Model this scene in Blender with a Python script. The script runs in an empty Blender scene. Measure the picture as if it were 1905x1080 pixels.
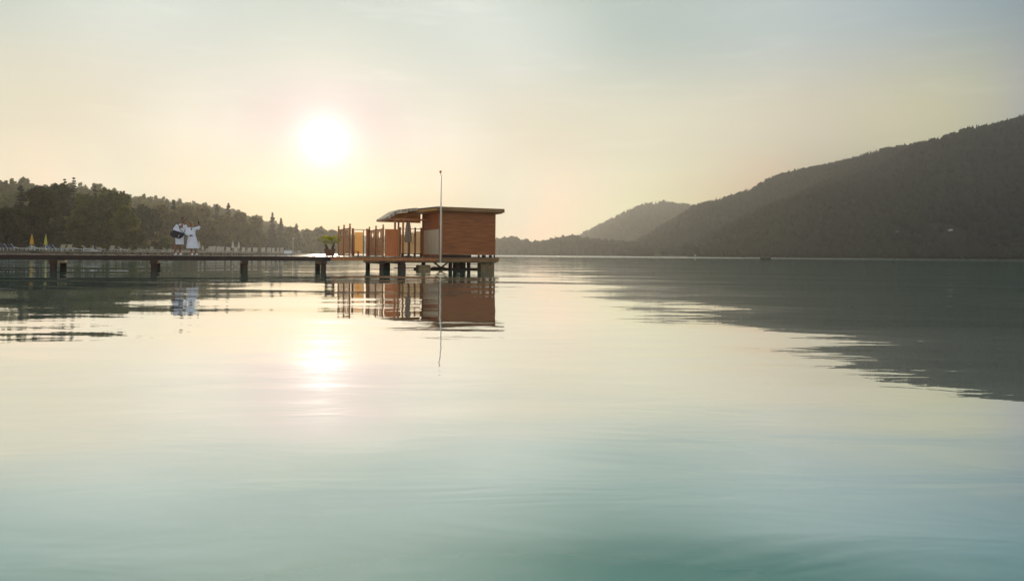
import bpy, bmesh, math, random
import numpy as np
from mathutils import Vector, Matrix, noise as mnoise
R = math.radians
random.seed(7); RNG = np.random.default_rng(7)
S = bpy.context.scene; COL = S.collection

# ------------------------------------------------------------------ camera, sky, sun, exposure
F = 1270.0                                   # focal length in photo pixels (24 mm on 36 mm)
CAM_H = 0.886
cam = bpy.data.objects.new('camera', bpy.data.cameras.new('camera')); COL.objects.link(cam)
cam.data.lens = 24; cam.data.sensor_width = 36; cam.data.shift_y = -66.5/1905
cam.data.clip_start = 0.1; cam.data.clip_end = 20000
cam.matrix_world = Matrix.Translation((0, 0, CAM_H)) @ Matrix.Rotation(R(90), 4, 'X') @ Matrix.Rotation(R(0.527), 4, 'Z')
S.camera = cam
S.view_settings.view_transform = 'Standard'; S.view_settings.look = 'None'
S.view_settings.exposure = 0.0; S.view_settings.gamma = 1.0

SUN_AZ, SUN_EL = R(-15.4), R(8.9)            # azimuth from +Y towards +X
sd = Vector((math.sin(SUN_AZ)*math.cos(SUN_EL), math.cos(SUN_AZ)*math.cos(SUN_EL), math.sin(SUN_EL)))
sl = bpy.data.lights.new('sun', 'SUN'); sl.energy = 2.3; sl.angle = R(0.5); sl.color = (1.0, 0.83, 0.60)
sun = bpy.data.objects.new('sun', sl); COL.objects.link(sun)
sun.rotation_euler = sd.to_track_quat('Z', 'Y').to_euler()

W = bpy.data.worlds.new('World'); S.world = W; W.use_nodes = True
wn, wl = W.node_tree.nodes, W.node_tree.links
for n in list(wn): wn.remove(n)
def wnode(t, **k):
    n = wn.new(t)
    for a, v in k.items(): setattr(n, a, v)
    return n
def wmath(op, a, b=None, clamp=False):
    n = wnode('ShaderNodeMath', operation=op, use_clamp=clamp)
    for i, v in enumerate((a, b)):
        if v is None: continue
        if isinstance(v, (int, float)): n.inputs[i].default_value = v
        else: wl.new(v, n.inputs[i])
    return n.outputs[0]
def wscale(col, fac):
    n = wnode('ShaderNodeVectorMath', operation='SCALE')
    if isinstance(col, tuple): n.inputs[0].default_value = col
    else: wl.new(col, n.inputs[0])
    if isinstance(fac, (int, float)): n.inputs['Scale'].default_value = fac
    else: wl.new(fac, n.inputs['Scale'])
    return n.outputs[0]
def wadd(a, b):
    n = wnode('ShaderNodeVectorMath', operation='ADD'); wl.new(a, n.inputs[0]); wl.new(b, n.inputs[1]); return n.outputs[0]
tc = wnode('ShaderNodeTexCoord')
nrm = wnode('ShaderNodeVectorMath', operation='NORMALIZE'); wl.new(tc.outputs['Generated'], nrm.inputs[0])
dirv = nrm.outputs[0]
dt = wnode('ShaderNodeVectorMath', operation='DOT_PRODUCT'); wl.new(dirv, dt.inputs[0]); dt.inputs[1].default_value = sd
cosang = wmath('MAXIMUM', dt.outputs['Value'], 0.0)
sep = wnode('ShaderNodeSeparateXYZ'); wl.new(dirv, sep.inputs[0])
zc = wmath('MAXIMUM', sep.outputs['Z'], 0.0)
sky = wnode('ShaderNodeTexSky', sky_type='NISHITA'); sky.sun_disc = False
sky.sun_elevation = SUN_EL; sky.sun_rotation = SUN_AZ; sky.air_density = 1.0; sky.dust_density = 1.5; sky.ozone_density = 1.0
# clear-air gradient of a hazy sunrise: three bands of elevation, each varying with the angle from the sun
SKY_BANDS = [[(-1.0000,(0.900,0.860,0.830)),(0.0000,(0.640,0.610,0.550)),(0.5000,(0.280,0.280,0.220)),(0.6428,(0.447,0.379,0.260)),(0.7880,(0.659,0.481,0.271)),(0.8988,(2.093,0.990,0.595)),(0.9613,(0.497,0.540,0.476)),(0.9903,(0.020,0.020,0.020)),(1.0000,(0.020,0.020,0.020))],
 [(-1.0000,(0.950,0.930,0.930)),(0.0000,(0.580,0.600,0.600)),(0.5000,(0.020,0.020,0.629)),(0.6428,(0.549,0.540,0.408)),(0.7880,(0.740,0.669,0.498)),(0.8988,(0.752,0.729,0.561)),(0.9613,(0.525,0.522,0.443)),(0.9903,(0.350,0.416,0.473)),(1.0000,(0.020,0.026,0.274))],
 [(-1.0000,(0.920,0.930,0.970)),(0.0000,(0.450,0.520,0.580)),(0.5000,(0.169,0.232,0.247)),(0.6428,(0.290,0.379,0.417)),(0.7880,(0.498,0.577,0.572)),(0.8988,(0.417,0.522,0.497)),(0.9613,(0.511,0.614,0.608)),(0.9903,(0.295,0.435,0.468)),(1.0000,(0.428,0.537,0.529))]]
c01 = wmath('MULTIPLY_ADD', dt.outputs['Value'], 0.5); c01.node.inputs[2].default_value = 0.5
def wramp(fac, stops, inter='CARDINAL'):
    r = wnode('ShaderNodeValToRGB'); wl.new(fac, r.inputs[0]); e = r.color_ramp.elements; r.color_ramp.interpolation = inter
    while len(e) < len(stops): e.new(0.5)
    for q, (p_, c_) in zip(e, stops): q.position = p_; q.color = (*c_, 1)
    return r.outputs[0]
bands = [wramp(c01, [(.5+.5*p_, c_) for p_, c_ in bd]) for bd in SKY_BANDS]
def wmix(f, a_, b_):
    m_ = wnode('ShaderNodeMix', data_type='RGBA'); m_.clamp_result = False; wl.new(f, m_.inputs['Factor']); wl.new(a_, m_.inputs['A']); wl.new(b_, m_.inputs['B']); return m_.outputs['Result']
def wrange(v, lo, hi):
    m_ = wnode('ShaderNodeMapRange', interpolation_type='SMOOTHSTEP'); wl.new(v, m_.inputs[0]); m_.inputs['From Min'].default_value = lo; m_.inputs['From Max'].default_value = hi; return m_.outputs[0]
HIGH = [(-1.0,(.85,.87,.92)),(0.0,(.26,.33,.38)),(0.50,(.04,.06,.07)),(0.6428,(.05,.075,.08)),(0.7880,(.08,.115,.105)),(0.8988,(.18,.22,.195)),(0.9613,(.50,.54,.48)),(1.0,(.54,.58,.52))]
high = wramp(c01, [(.5+.5*p_, c_) for p_, c_ in HIGH])
acc = wmix(wrange(zc, .33, .44), wmix(wrange(zc, .17, .31), wmix(wrange(zc, .05, .17), bands[0], bands[1]), bands[2]), high)
up = wramp(zc, [(0, (1, 1, 1)), (.45, (1, 1, 1)), (.7, (.85, .90, .95)), (1, (.75, .82, .92))], 'LINEAR')
mm = wnode('ShaderNodeVectorMath', operation='MULTIPLY'); wl.new(acc, mm.inputs[0]); wl.new(up, mm.inputs[1]); acc = mm.outputs[0]
acc = wadd(acc, wscale(sky.outputs[0], 0.01))
for col, n, k in [((1.0, 0.97, 0.90), 3600, 1.1), ((1.0, 0.97, 0.90), 1000, 0.45), ((1.0, 0.95, 0.86), 300, 0.18)]:
    acc = wadd(acc, wscale(col, wmath('MULTIPLY', wmath('POWER', cosang, float(n)), k)))
# a few faint streaks of high cloud
cmap = wnode('ShaderNodeMapping'); wl.new(dirv, cmap.inputs[0]); cmap.inputs['Scale'].default_value = (5, 5, 42); cmap.inputs['Rotation'].default_value = (0.0, 0.05, 0.0)
cn = wnode('ShaderNodeTexNoise'); wl.new(cmap.outputs[0], cn.inputs['Vector']); cn.inputs['Scale'].default_value = 1.6; cn.inputs['Detail'].default_value = 5
cf = wmath('MULTIPLY', wmath('POWER', wmath('MULTIPLY', wmath('SUBTRACT', cn.outputs[0], 0.50, clamp=True), 4.0), 2.0), wmath('MULTIPLY', zc, 2.2, clamp=True))
acc = wadd(acc, wscale((1.0, 0.94, 0.84), wmath('MULTIPLY', cf, 0.11)))
bg = wnode('ShaderNodeBackground'); wl.new(acc, bg.inputs[0]); bg.inputs[1].default_value = 1.0
wo = wnode('ShaderNodeOutputWorld'); wl.new(bg.outputs[0], wo.inputs[0])

# ------------------------------------------------------------------ materials
MATS = {}
def nodemat(name):
    m = bpy.data.materials.new(name); m.use_nodes = True
    return m, m.node_tree.nodes, m.node_tree.links, m.node_tree.nodes['Principled BSDF']
def mat(name, c1, c2=None, rough=0.6, scale=(4, 4, 4), detail=5, metal=0.0, bump=0.0, bscale=None, transl=0.0, spec=0.4):
    if name in MATS: return MATS[name]
    m, n, l, p = nodemat(name); c2 = c2 or tuple(x*0.75 for x in c1)
    t = n.new('ShaderNodeTexCoord'); mp = n.new('ShaderNodeMapping'); mp.inputs['Scale'].default_value = scale
    l.new(t.outputs['Object'], mp.inputs[0])
    ns = n.new('ShaderNodeTexNoise'); ns.inputs['Scale'].default_value = 1.0; ns.inputs['Detail'].default_value = detail
    l.new(mp.outputs[0], ns.inputs['Vector'])
    r = n.new('ShaderNodeValToRGB'); r.color_ramp.elements[0].position = .35; r.color_ramp.elements[1].position = .65
    r.color_ramp.elements[0].color = (*c2, 1); r.color_ramp.elements[1].color = (*c1, 1)
    l.new(ns.outputs[0], r.inputs[0]); l.new(r.outputs[0], p.inputs['Base Color'])
    p.inputs['Roughness'].default_value = rough; p.inputs['Metallic'].default_value = metal
    p.inputs['Specular IOR Level'].default_value = spec
    if bump:
        b = n.new('ShaderNodeBump'); b.inputs['Strength'].default_value = bump; b.inputs['Distance'].default_value = 0.02
        l.new(ns.outputs[0], b.inputs['Height']); l.new(b.outputs[0], p.inputs['Normal'])
    if transl:
        tr = n.new('ShaderNodeBsdfTranslucent'); l.new(r.outputs[0], tr.inputs[0])
        mx = n.new('ShaderNodeMixShader'); mx.inputs[0].default_value = transl
        l.new(p.outputs[0], mx.inputs[1]); l.new(tr.outputs[0], mx.inputs[2]); l.new(mx.outputs[0], n['Material Output'].inputs[0])
    MATS[name] = m; return m
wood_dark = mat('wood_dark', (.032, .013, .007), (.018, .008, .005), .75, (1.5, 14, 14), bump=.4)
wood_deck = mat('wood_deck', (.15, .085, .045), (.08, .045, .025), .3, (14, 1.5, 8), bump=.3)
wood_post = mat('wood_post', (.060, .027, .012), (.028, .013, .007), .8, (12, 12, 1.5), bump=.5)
wood_lit = mat('wood_lit', (.62, .34, .10), (.25, .12, .04), .6, (14, 3, 8), bump=.3)  # golden light on the beams under the deck is painted into this colour
wood_wall = mat('wood_wall', (.32, .094, .017), (.19, .055, .010), .6, (1.1, 1.1, 11), bump=.3)
wood_red = mat('wood_red', (.52, .14, .028), (.42, .11, .022), .55, (9, 9, 1.2))
wood_frame = mat('wood_frame', (.46, .17, .05), (.30, .105, .03), .6, (10, 10, 1.5))
wood_louver = mat('wood_louver', (.86, .46, .19), (.66, .33, .12), .6, (1.5, 3, 14))
wood_soffit = mat('wood_soffit', (.70, .34, .08), (.55, .25, .06), .6, (1.2, 12, 3))  # red, frame, louver and soffit woods: flare's orange is put into their colour
shingle = mat('shingle', (.62, .52, .40), (.22, .16, .11), .8, (9, 1, 1), detail=2)
rooftop = mat('roofing', (.13, .12, .11), (.08, .075, .07), .9)
fascia_m = mat('fascia_wood', (.25, .12, .040), (.17, .080, .026), .6, (1.5, 8, 8))
concrete = mat('concrete', (.26, .17, .085), (.13, .085, .045), .9, (6, 6, 9), bump=.5)
white_paint = mat('white_paint', (.78, .77, .74), (.66, .65, .62), .4)
pole_paint = mat('pole_paint', (.82, .70, .60), (.72, .61, .52), .35)
steel = mat('steel', (.42, .40, .38), (.30, .29, .28), .35, metal=.8)
canvas = mat('canvas', (.84, .70, .52), (.76, .62, .45), .8, (2, 2, 2), transl=.7)
canvas_grey = mat('canvas_grey', (.62, .52, .42), (.52, .43, .34), .8, (6, 6, 1.2), transl=.5)
screen_fab = mat('screen_fabric', (.82, .66, .45), (.74, .58, .38), .8, (2, 2, 2))
robe_m = mat('towelling', (.86, .86, .90), (.78, .78, .83), .95, (20, 20, 6), bump=.6, transl=.12)
skin_m = mat('skin', (.27, .12, .065), (.21, .09, .05), .55)
hair_brown = mat('hair_brown', (.10, .055, .03), (.05, .03, .02), .6, (30, 30, 8))
hair_blond = mat('hair_blond', (.58, .38, .18), (.40, .24, .10), .5, (40, 40, 6), transl=.3)
bag_m = mat('bag_fabric', (.028, .024, .026), (.018, .016, .018), .8, (20, 20, 20), bump=.3)
bag_tag = mat('bag_label', (.35, .30, .26), None, .6)
phone_m = mat('phone_case', (.02, .02, .02), None, .2)
yellow = mat('parasol_yellow', (.80, .46, .05), (.62, .33, .03), .7, transl=.45)
lemon = mat('parasol_lemon', (.72, .66, .10), (.55, .50, .07), .7, transl=.45)
cream_fab = mat('parasol_cream', (.76, .70, .60), (.62, .56, .47), .8, transl=.35)
blue_fab = mat('lounger_blue', (.05, .09, .30), (.035, .06, .22), .7, transl=.2)
pot_m = mat('pot_clay', (.20, .085, .05), (.13, .055, .035), .8, (8, 8, 3))
palm_bark = mat('palm_bark', (.13, .075, .04), (.06, .035, .02), .9, (20, 20, 20), bump=.6)
palm_leaf = mat('palm_leaf', (.50, .46, .05), (.34, .33, .03), .5, (6, 6, 6), transl=.75)  # yellow of the sunlit fronds is painted into the leaf colour
bark = mat('bark', (.10, .07, .05), (.05, .035, .025), .9, (4, 4, 1))
lamp_orange = mat('lamp_orange', (.55, .16, .03), (.4, .1, .02), .3)
grass = mat('grass', (.085, .10, .03), (.05, .065, .022), .9, (.15, .15, .15))
soil = mat('forest_floor', (.028, .033, .017), (.018, .022, .012), 1.0, (.02, .02, .02))
stone = mat('quay_stone', (.15, .115, .085), (.07, .055, .042), .9, (.8, .8, 2.5), bump=.4)
sand = mat('gravel_path', (.30, .25, .19), (.22, .18, .13), .95, (.3, .3, .3))
house_wall = mat('render_white', (.75, .72, .66), None, .8)
house_roof = mat('roof_tiles', (.22, .10, .07), (.15, .07, .05), .8)
glass_dark = mat('window_glass', (.05, .05, .05), None, .1)
raft_m = mat('raft_dark', (.03, .025, .02), None, .8)
metal_roof = mat('metal_roof', (.55, .55, .55), (.45, .45, .45), .35)
def leafmat(name, c1, c2, tr=.35): return mat(name, c1, c2, .6, (.5, .5, .5), 4, transl=tr, spec=.25)
leaf_dark = leafmat('leaf_dark', (.066, .068, .016), (.030, .033, .010), .35)
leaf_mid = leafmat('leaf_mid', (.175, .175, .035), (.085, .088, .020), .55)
leaf_haze_gold = leafmat('leaf_haze_gold', (.27, .205, .050), (.16, .125, .032), .6)  # golden haze glow over the left shore is put into the leaf colour
leaf_light = leafmat('leaf_light', (.24, .215, .035), (.10, .10, .018), .6)  # sunlit yellow of the crown edge is put into this leaf colour
leaf_pine = leafmat('leaf_pine', (.040, .052, .020), (.022, .032, .013), .2)
leaf_far = mat('leaf_far', (.034, .040, .018), (.016, .020, .010), .9, (.012, .012, .012), 6, transl=.15, spec=.1)

# glass that lets the light through softly
gm, gn, gl, gp = nodemat('frosted_glass'); MATS['frosted'] = gm
gp.inputs['Base Color'].default_value = (.80, .62, .42, 1); gp.inputs['Roughness'].default_value = .5
gp.inputs['Transmission Weight'].default_value = .0
gt = gn.new('ShaderNodeBsdfTransparent'); gt.inputs[0].default_value = (.88, .74, .55, 1)
gx = gn.new('ShaderNodeMixShader'); gx.inputs[0].default_value = .35
gp = gn.new('ShaderNodeBsdfTranslucent'); gp.inputs[0].default_value = (.88, .58, .30, 1)
gl.new(gp.outputs[0], gx.inputs[1]); gl.new(gt.outputs[0], gx.inputs[2]); gl.new(gx.outputs[0], gn['Material Output'].inputs[0])
frosted = gm

# ------------------------------------------------------------------ helpers
class MB:
    def __init__(s): s.v = []; s.f = []
    def add(s, vs, fs):
        b = len(s.v); s.v += [tuple(v) for v in vs]; s.f += [tuple(i+b for i in f) for f in fs]; return s
    def box(s, x0, x1, y0, y1, z0, z1, M=None):
        vs = [Vector(p) for p in ((x0,y0,z0),(x1,y0,z0),(x1,y1,z0),(x0,y1,z0),(x0,y0,z1),(x1,y0,z1),(x1,y1,z1),(x0,y1,z1))]
        if M: vs = [M @ v for v in vs]
        return s.add(vs, [(0,3,2,1),(4,5,6,7),(0,1,5,4),(1,2,6,5),(2,3,7,6),(3,0,4,7)])
    def tube(s, pts, rad, n=8, cap=True):
        pts = [Vector(p) for p in pts]; rad = rad if isinstance(rad, (list, tuple)) else [rad]*len(pts)
        b = len(s.v)
        for i, p in enumerate(pts):
            d = (pts[min(i+1, len(pts)-1)] - pts[max(i-1, 0)]).normalized()
            a = d.orthogonal().normalized() if i == 0 else (a - d*a.dot(d)).normalized()
            c = d.cross(a)
            for k in range(n):
                t = 2*math.pi*k/n; s.v.append(tuple(p + (a*math.cos(t)+c*math.sin(t))*rad[i]))
        for i in range(len(pts)-1):
            for k in range(n):
                k2 = (k+1) % n; s.f.append((b+i*n+k, b+i*n+k2, b+(i+1)*n+k2, b+(i+1)*n+k))
        if cap: s.f.append(tuple(b+k for k in range(n))[::-1]); s.f.append(tuple(b+(len(pts)-1)*n+k for k in range(n)))
        return s
    def lathe(s, prof, n=16, c=(0,0,0), M=None, ex=1.0, ey=1.0):
        b = len(s.v)
        for r, z in prof:
            for k in range(n):
                t = 2*math.pi*k/n; v = Vector((c[0]+r*ex*math.cos(t), c[1]+r*ey*math.sin(t), c[2]+z))
                s.v.append(tuple(M @ v if M else v))
        for i in range(len(prof)-1):
            for k in range(n):
                k2 = (k+1) % n; s.f.append((b+i*n+k, b+i*n+k2, b+(i+1)*n+k2, b+(i+1)*n+k))
        s.f.append(tuple(b+k for k in range(n))[::-1]); s.f.append(tuple(b+(len(prof)-1)*n+k for k in range(n)))
        return s
    def ball(s, c, r, n=10, sx=1, sy=1, sz=1):
        prof = [(max(r*math.sin(math.pi*i/n), 1e-4), -sz*r*math.cos(math.pi*i/n)) for i in range(n+1)]
        return s.lathe(prof, n+2, c, ex=sx, ey=sy)
    def build(s, name, m, parent=None, smooth=False, loc=None, rz=None):
        me = bpy.data.meshes.new(name); me.from_pydata(s.v, [], s.f); me.validate()
        me.materials.append(m)
        if smooth: me.polygons.foreach_set('use_smooth', [True]*len(me.polygons))
        o = bpy.data.objects.new(name, me); COL.objects.link(o)
        if parent: o.parent = parent
        if loc: o.location = loc
        if rz is not None: o.rotation_euler = (0, 0, rz)
        return o
def tag(o, label=None, cat=None, group=None, kind=None):
    if label: o['label'] = label
    if cat: o['category'] = cat
    if group: o['group'] = group
    if kind: o['kind'] = kind
    return o
def empty(name, loc, rz=0.0, label=None, cat=None, group=None):
    o = bpy.data.objects.new(name, None); COL.objects.link(o); o.location = loc; o.rotation_euler = (0, 0, rz)
    o.empty_display_size = .3
    return tag(o, label, cat, group)
CHILD = {}
def copy_tree(o, parent=None):
    c = o.copy(); COL.objects.link(c); c.parent = parent
    for ch in [x for x in COL.objects if x.parent == o]: copy_tree(ch, c)
    return c
def bevel(o, w=.01):
    md = o.modifiers.new('bevel', 'BEVEL'); md.width = w; md.segments = 1; md.limit_method = 'ANGLE'; return o
def np_mesh(name, V, Fq, m, parent=None, smooth=False):
    """V (n,3) float, Fq (k,3 or 4) int"""
    me = bpy.data.meshes.new(name); V = np.asarray(V, np.float32); Fq = np.asarray(Fq, np.int32); k = Fq.shape[1]
    me.vertices.add(len(V)); me.vertices.foreach_set('co', V.ravel())
    me.loops.add(Fq.size); me.loops.foreach_set('vertex_index', Fq.ravel())
    me.polygons.add(len(Fq)); me.polygons.foreach_set('loop_start', np.arange(len(Fq), dtype=np.int32)*k)
    me.polygons.foreach_set('loop_total', np.full(len(Fq), k, np.int32))
    if smooth: me.polygons.foreach_set('use_smooth', np.ones(len(Fq), bool))
    me.update(calc_edges=True); me.materials.append(m)
    o = bpy.data.objects.new(name, me); COL.objects.link(o)
    if parent: o.parent = parent
    return o
def hor(x): return 473.5 + (x-952.5)*0.0092           # the true horizon's height in the photo at column x
def wx(x, Y): return (x-952.5)/F*Y                      # bearing of a surveyed column -> world X at depth Y
def wz(x, y, Y): return CAM_H + (hor(x)-y)/F*Y          # world height at depth Y

# ------------------------------------------------------------------ water
WATER_K = 7.0
wm, n, l, p = nodemat('lake_water')
g = n.new('ShaderNodeNewGeometry')
def wave(scale, sc, det, rot=0.0, dist=0.0, rough=.5):
    mp = n.new('ShaderNodeMapping'); mp.inputs['Scale'].default_value = sc; mp.inputs['Rotation'].default_value = (0, 0, rot); mp.inputs['Location'].default_value = (3.1, 7.7, .43)
    l.new(g.outputs['Position'], mp.inputs[0])
    t = n.new('ShaderNodeTexNoise'); t.inputs['Scale'].default_value = scale; t.inputs['Detail'].default_value = det
    t.inputs['Distortion'].default_value = dist; t.inputs['Roughness'].default_value = rough
    l.new(mp.outputs[0], t.inputs['Vector']); return t.outputs[0]
def M2(op, a, b, c=None, clamp=False):
    k = n.new('ShaderNodeMath'); k.operation = op; k.use_clamp = clamp
    for i, v in enumerate((a, b, c)):
        if v is None: continue
        if isinstance(v, (int, float)): k.inputs[i].default_value = v
        else: l.new(v, k.inputs[i])
    return k.outputs[0]
sy = n.new('ShaderNodeSeparateXYZ'); l.new(g.outputs['Position'], sy.inputs[0])
swell = wave(.55, (.55, 1, 1), 2, rot=R(8))
rip = wave(2.4, (.36, 1, 1), 3, rot=R(-5), dist=.5)
longw = wave(.20, (.6, 1, 1), 1, rot=R(-14))
fine = wave(9.0, (.6, 1, 1), 2, rot=R(12))
patch = wave(.06, (.35, 1, 1), 2, rot=R(5))
pm = n.new('ShaderNodeMath'); pm.operation = 'SMOOTH_MAX'; pm.inputs[1].default_value = .12; pm.inputs[2].default_value = .3; l.new(M2('MULTIPLY_ADD', patch, 4.0, -1.65), pm.inputs[0])
h1 = M2('ADD', M2('MULTIPLY', swell, .020), M2('MULTIPLY', longw, .085))
h2 = M2('MULTIPLY', rip, M2('MULTIPLY_ADD', pm.outputs[0], .0026, .0019))
h3 = M2('MULTIPLY', fine, M2('MULTIPLY_ADD', pm.outputs[0], .00030, .00010))
hh = M2('ADD', M2('ADD', h1, h2), h3)
bp = n.new('ShaderNodeBump'); bp.inputs['Strength'].default_value = 1.0; bp.inputs['Distance'].default_value = 1.0
l.new(hh, bp.inputs['Height']); l.new(bp.outputs[0], p.inputs['Normal'])
# shallow bright sand to deeper green-blue body colour
body = wave(.02, (1, 1, 1), 3)
rr = n.new('ShaderNodeValToRGB'); l.new(body, rr.inputs[0])
rr.color_ramp.elements[0].color = (.045, .420, .330, 1); rr.color_ramp.elements[1].color = (.058, .500, .395, 1)
l.new(rr.outputs[0], p.inputs['Base Color'])
far = n.new('ShaderNodeMapRange'); far.inputs['From Min'].default_value = 230; far.inputs['From Max'].default_value = 560
far.inputs['To Min'].default_value = .012; far.inputs['To Max'].default_value = .36; l.new(sy.outputs['Y'], far.inputs[0]); l.new(far.outputs[0], p.inputs['Roughness'])
fr = n.new('ShaderNodeFresnel'); fr.inputs['IOR'].default_value = 1.333; l.new(bp.outputs[0], fr.inputs['Normal'])
fac = M2('MULTIPLY', M2('SUBTRACT', 1.0, M2('POWER', M2('SUBTRACT', 1.0, fr.outputs[0]), WATER_K)), 0.94)
p.inputs['Specular IOR Level'].default_value = 0.0; p.inputs['Roughness'].default_value = 1.0
for q in list(p.inputs['Roughness'].links): l.remove(q)
gls = n.new('ShaderNodeBsdfGlossy'); gls.inputs['Color'].default_value = (1, 1, 1, 1); l.new(far.outputs[0], gls.inputs['Roughness']); l.new(bp.outputs[0], gls.inputs['Normal'])
mxw = n.new('ShaderNodeMixShader'); l.new(fac, mxw.inputs[0]); l.new(p.outputs[0], mxw.inputs[1]); l.new(gls.outputs[0], mxw.inputs[2]); l.new(mxw.outputs[0], n['Material Output'].inputs[0])
mb = MB(); mb.add([(-6000,-400,0),(6000,-400,0),(6000,6500,0),(-6000,6500,0)], [(0,1,2,3)])
tag(mb.build('lake_water', wm), 'calm green lake water mirroring the pale morning sky', None, None, 'structure')

# ------------------------------------------------------------------ haze
hm = bpy.data.materials.new('haze'); hm.use_nodes = True
hn, hl = hm.node_tree.nodes, hm.node_tree.links; hn.remove(hn['Principled BSDF'])
pv = hn.new('ShaderNodeVolumePrincipled'); pv.inputs['Color'].default_value = (.90, .89, .87, 1)
pv.inputs['Density'].default_value = .00040; pv.inputs['Anisotropy'].default_value = .62
hl.new(pv.outputs[0], hn['Material Output'].inputs['Volume'])
mb = MB().box(-2200, 2200, -150, 2400, -1, 232)
tag(mb.build('haze', hm), 'thin warm morning haze over the lake', None, None, 'stuff')

# ------------------------------------------------------------------ hills and far woods
def crest_interp(cr, x):
    xs = [c[0] for c in cr]; return [float(np.interp(x, xs, [c[i] for c in cr])) for i in range(1, 4)]
def ridge(name, label, cr, tree_h, seed, floor=soil, pw=1.0, nu=160, nv=26):
    """cr: (bearing column, crest height row, crest depth, foot depth)"""
    x0, x1 = cr[0][0], cr[-1][0]
    V = np.zeros((nu+1, nv+1, 3))
    for i in range(nu+1):
        x = x0+(x1-x0)*i/nu; yc, Yc, Yf = crest_interp(cr, x)
        zc_ = max(wz(x, yc, Yc)-tree_h*.8, 1.0)
        for j in range(nv+1):
            v = j/nv*1.5
            if v <= 1: Y = Yf+(Yc-Yf)*v; z = -.6 + (zc_+.6)*(math.sin(v*math.pi/2)**1.15 if pw == 1 else v**pw)
            else: Y = Yc+(Yc-Yf)*(v-1)*.7; z = zc_*(1-((v-1)/.5)**1.3*1.02)
            X = wx(x, Y)
            b = max(0, min(1, v*3))*min(1, max(0, (1.0-v)*4 if v < 1 else 0)+.12)
            z += b*zc_*.16*mnoise.noise(Vector((X*.006+seed, Y*.004, 0)))
            V[i, j] = (X, Y, z)
    idx = np.arange((nu+1)*(nv+1)).reshape(nu+1, nv+1)
    Fq = np.stack([idx[:-1, :-1], idx[1:, :-1], idx[1:, 1:], idx[:-1, 1:]], -1).reshape(-1, 4)
    o = np_mesh(name, V.reshape(-1, 3), Fq, floor, smooth=True)
    tag(o, label, None, None, 'structure')
    return V
# unit crowns for far trees
def unit_ico(sub):
    bm = bmesh.new(); bmesh.ops.create_icosphere(bm, subdivisions=sub, radius=1)
    v = np.array([q.co[:] for q in bm.verts]); f = np.array([[q.index for q in fc.verts] for fc in bm.faces]); bm.free(); return v, f
ICO_V, ICO_F = unit_ico(2)
def cone_unit(tiers=4, seg=7):
    v = []; f = []
    for t in range(tiers):
        z0 = t/tiers*.9+.05; z1 = min(1.0, z0+.42); r = (1-z0)**.85
        b = len(v); v += [(r*math.cos(2*math.pi*k/seg+t), r*math.sin(2*math.pi*k/seg+t), z0-(.05 if k % 2 else 0)) for k in range(seg)]; v.append((0, 0, z1))
        f += [(b+k, b+(k+1) % seg, b+seg) for k in range(seg)]
    return np.array(v), np.array(f)
CON_V, CON_F = cone_unit()
def far_wood(name, label, V, th, count, seed, conif=.5, vmax=1.03, skip=None, m=None):
    rng = np.random.default_rng(seed); nu, nv = V.shape[0]-1, V.shape[1]-1
    VV, FF, base = [], [], 0; made = 0
    jmax = vmax/1.5*nv
    while made < count:
        u = rng.random()*nu*.9999; 
        v = rng.random()*jmax if rng.random() > .2 else (1-.10*rng.random()**1.5)/1.5*nv
        i, j = int(u), min(int(v), nv-1); a, b = u-i, v-j
        P = (V[i, j]*(1-a)*(1-b)+V[i+1, j]*a*(1-b)+V[i, j+1]*(1-a)*b+V[i+1, j+1]*a*b)
        made += 1
        if P[2] < .2 or (skip and skip(P)): continue
        h = th*(.6+.65*rng.random()); con = rng.random() < conif*(.35+.65*min(1, j/nv*2.2))
        if con:
            w = h*(.16+.07*rng.random()); q = CON_V*np.array([w, w, h*1.1]); q = q*(1+.10*rng.standard_normal(q.shape)*np.array([1, 1, .3])); f = CON_F
        else:
            w = h*(.26+.14*rng.random()); q = ICO_V*(1+.16*rng.standard_normal((len(ICO_V), 1))); q = q*np.array([w, w, h*.45])+np.array([0, 0, h*.48]); f = ICO_F
        a = rng.random()*6.28; c, s_ = math.cos(a), math.sin(a)
        q = np.stack([q[:, 0]*c-q[:, 1]*s_, q[:, 0]*s_+q[:, 1]*c, q[:, 2]], -1)+P
        VV.append(q); FF.append(f+base); base += len(q)
    o = np_mesh(name, np.concatenate(VV), np.concatenate(FF), m or leaf_far)
    return tag(o, label, 'forest', None, 'stuff')

far_cr = [(860,474,1850,1500),(960,466,1850,1500),(1000,458,1850,1450),(1040,449,1850,1400),(1080,439,1850,1400),(1120,419,1850,1350),(1170,394,1850,1300),(1210,381,1850,1300),(1240,379,1850,1300),(1290,387,1850,1300),(1340,400,1850,1300),(1420,420,1850,1300),(1600,430,1850,1300)]
main_cr = [(1120,474,1200,900),(1180,452,1200,880),(1240,418,1180,850),(1290,389,1170,830),(1330,381,1150,810),(1390,362,1130,790),(1430,338,1110,770),(1480,320,1090,750),(1560,305,1060,730),(1640,291,1030,710),(1680,288,1010,700),(1760,285,1000,690),(1900,280,1000,680)]
spur_cr = [(1230,474,900,720),(1300,443,880,660),(1410,394,860,600),(1480,367,850,560),(1510,349,850,550),(1570,330,850,540),(1632,312,850,530),(1675,289,850,520),(1700,275,850,515),(1760,262,850,510),(1800,250,850,505),(1850,243,850,500),(1905,228,850,490),(2000,222,850,480),(2150,220,840,460),(2400,235,800,430),(2900,260,700,330)]
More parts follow.
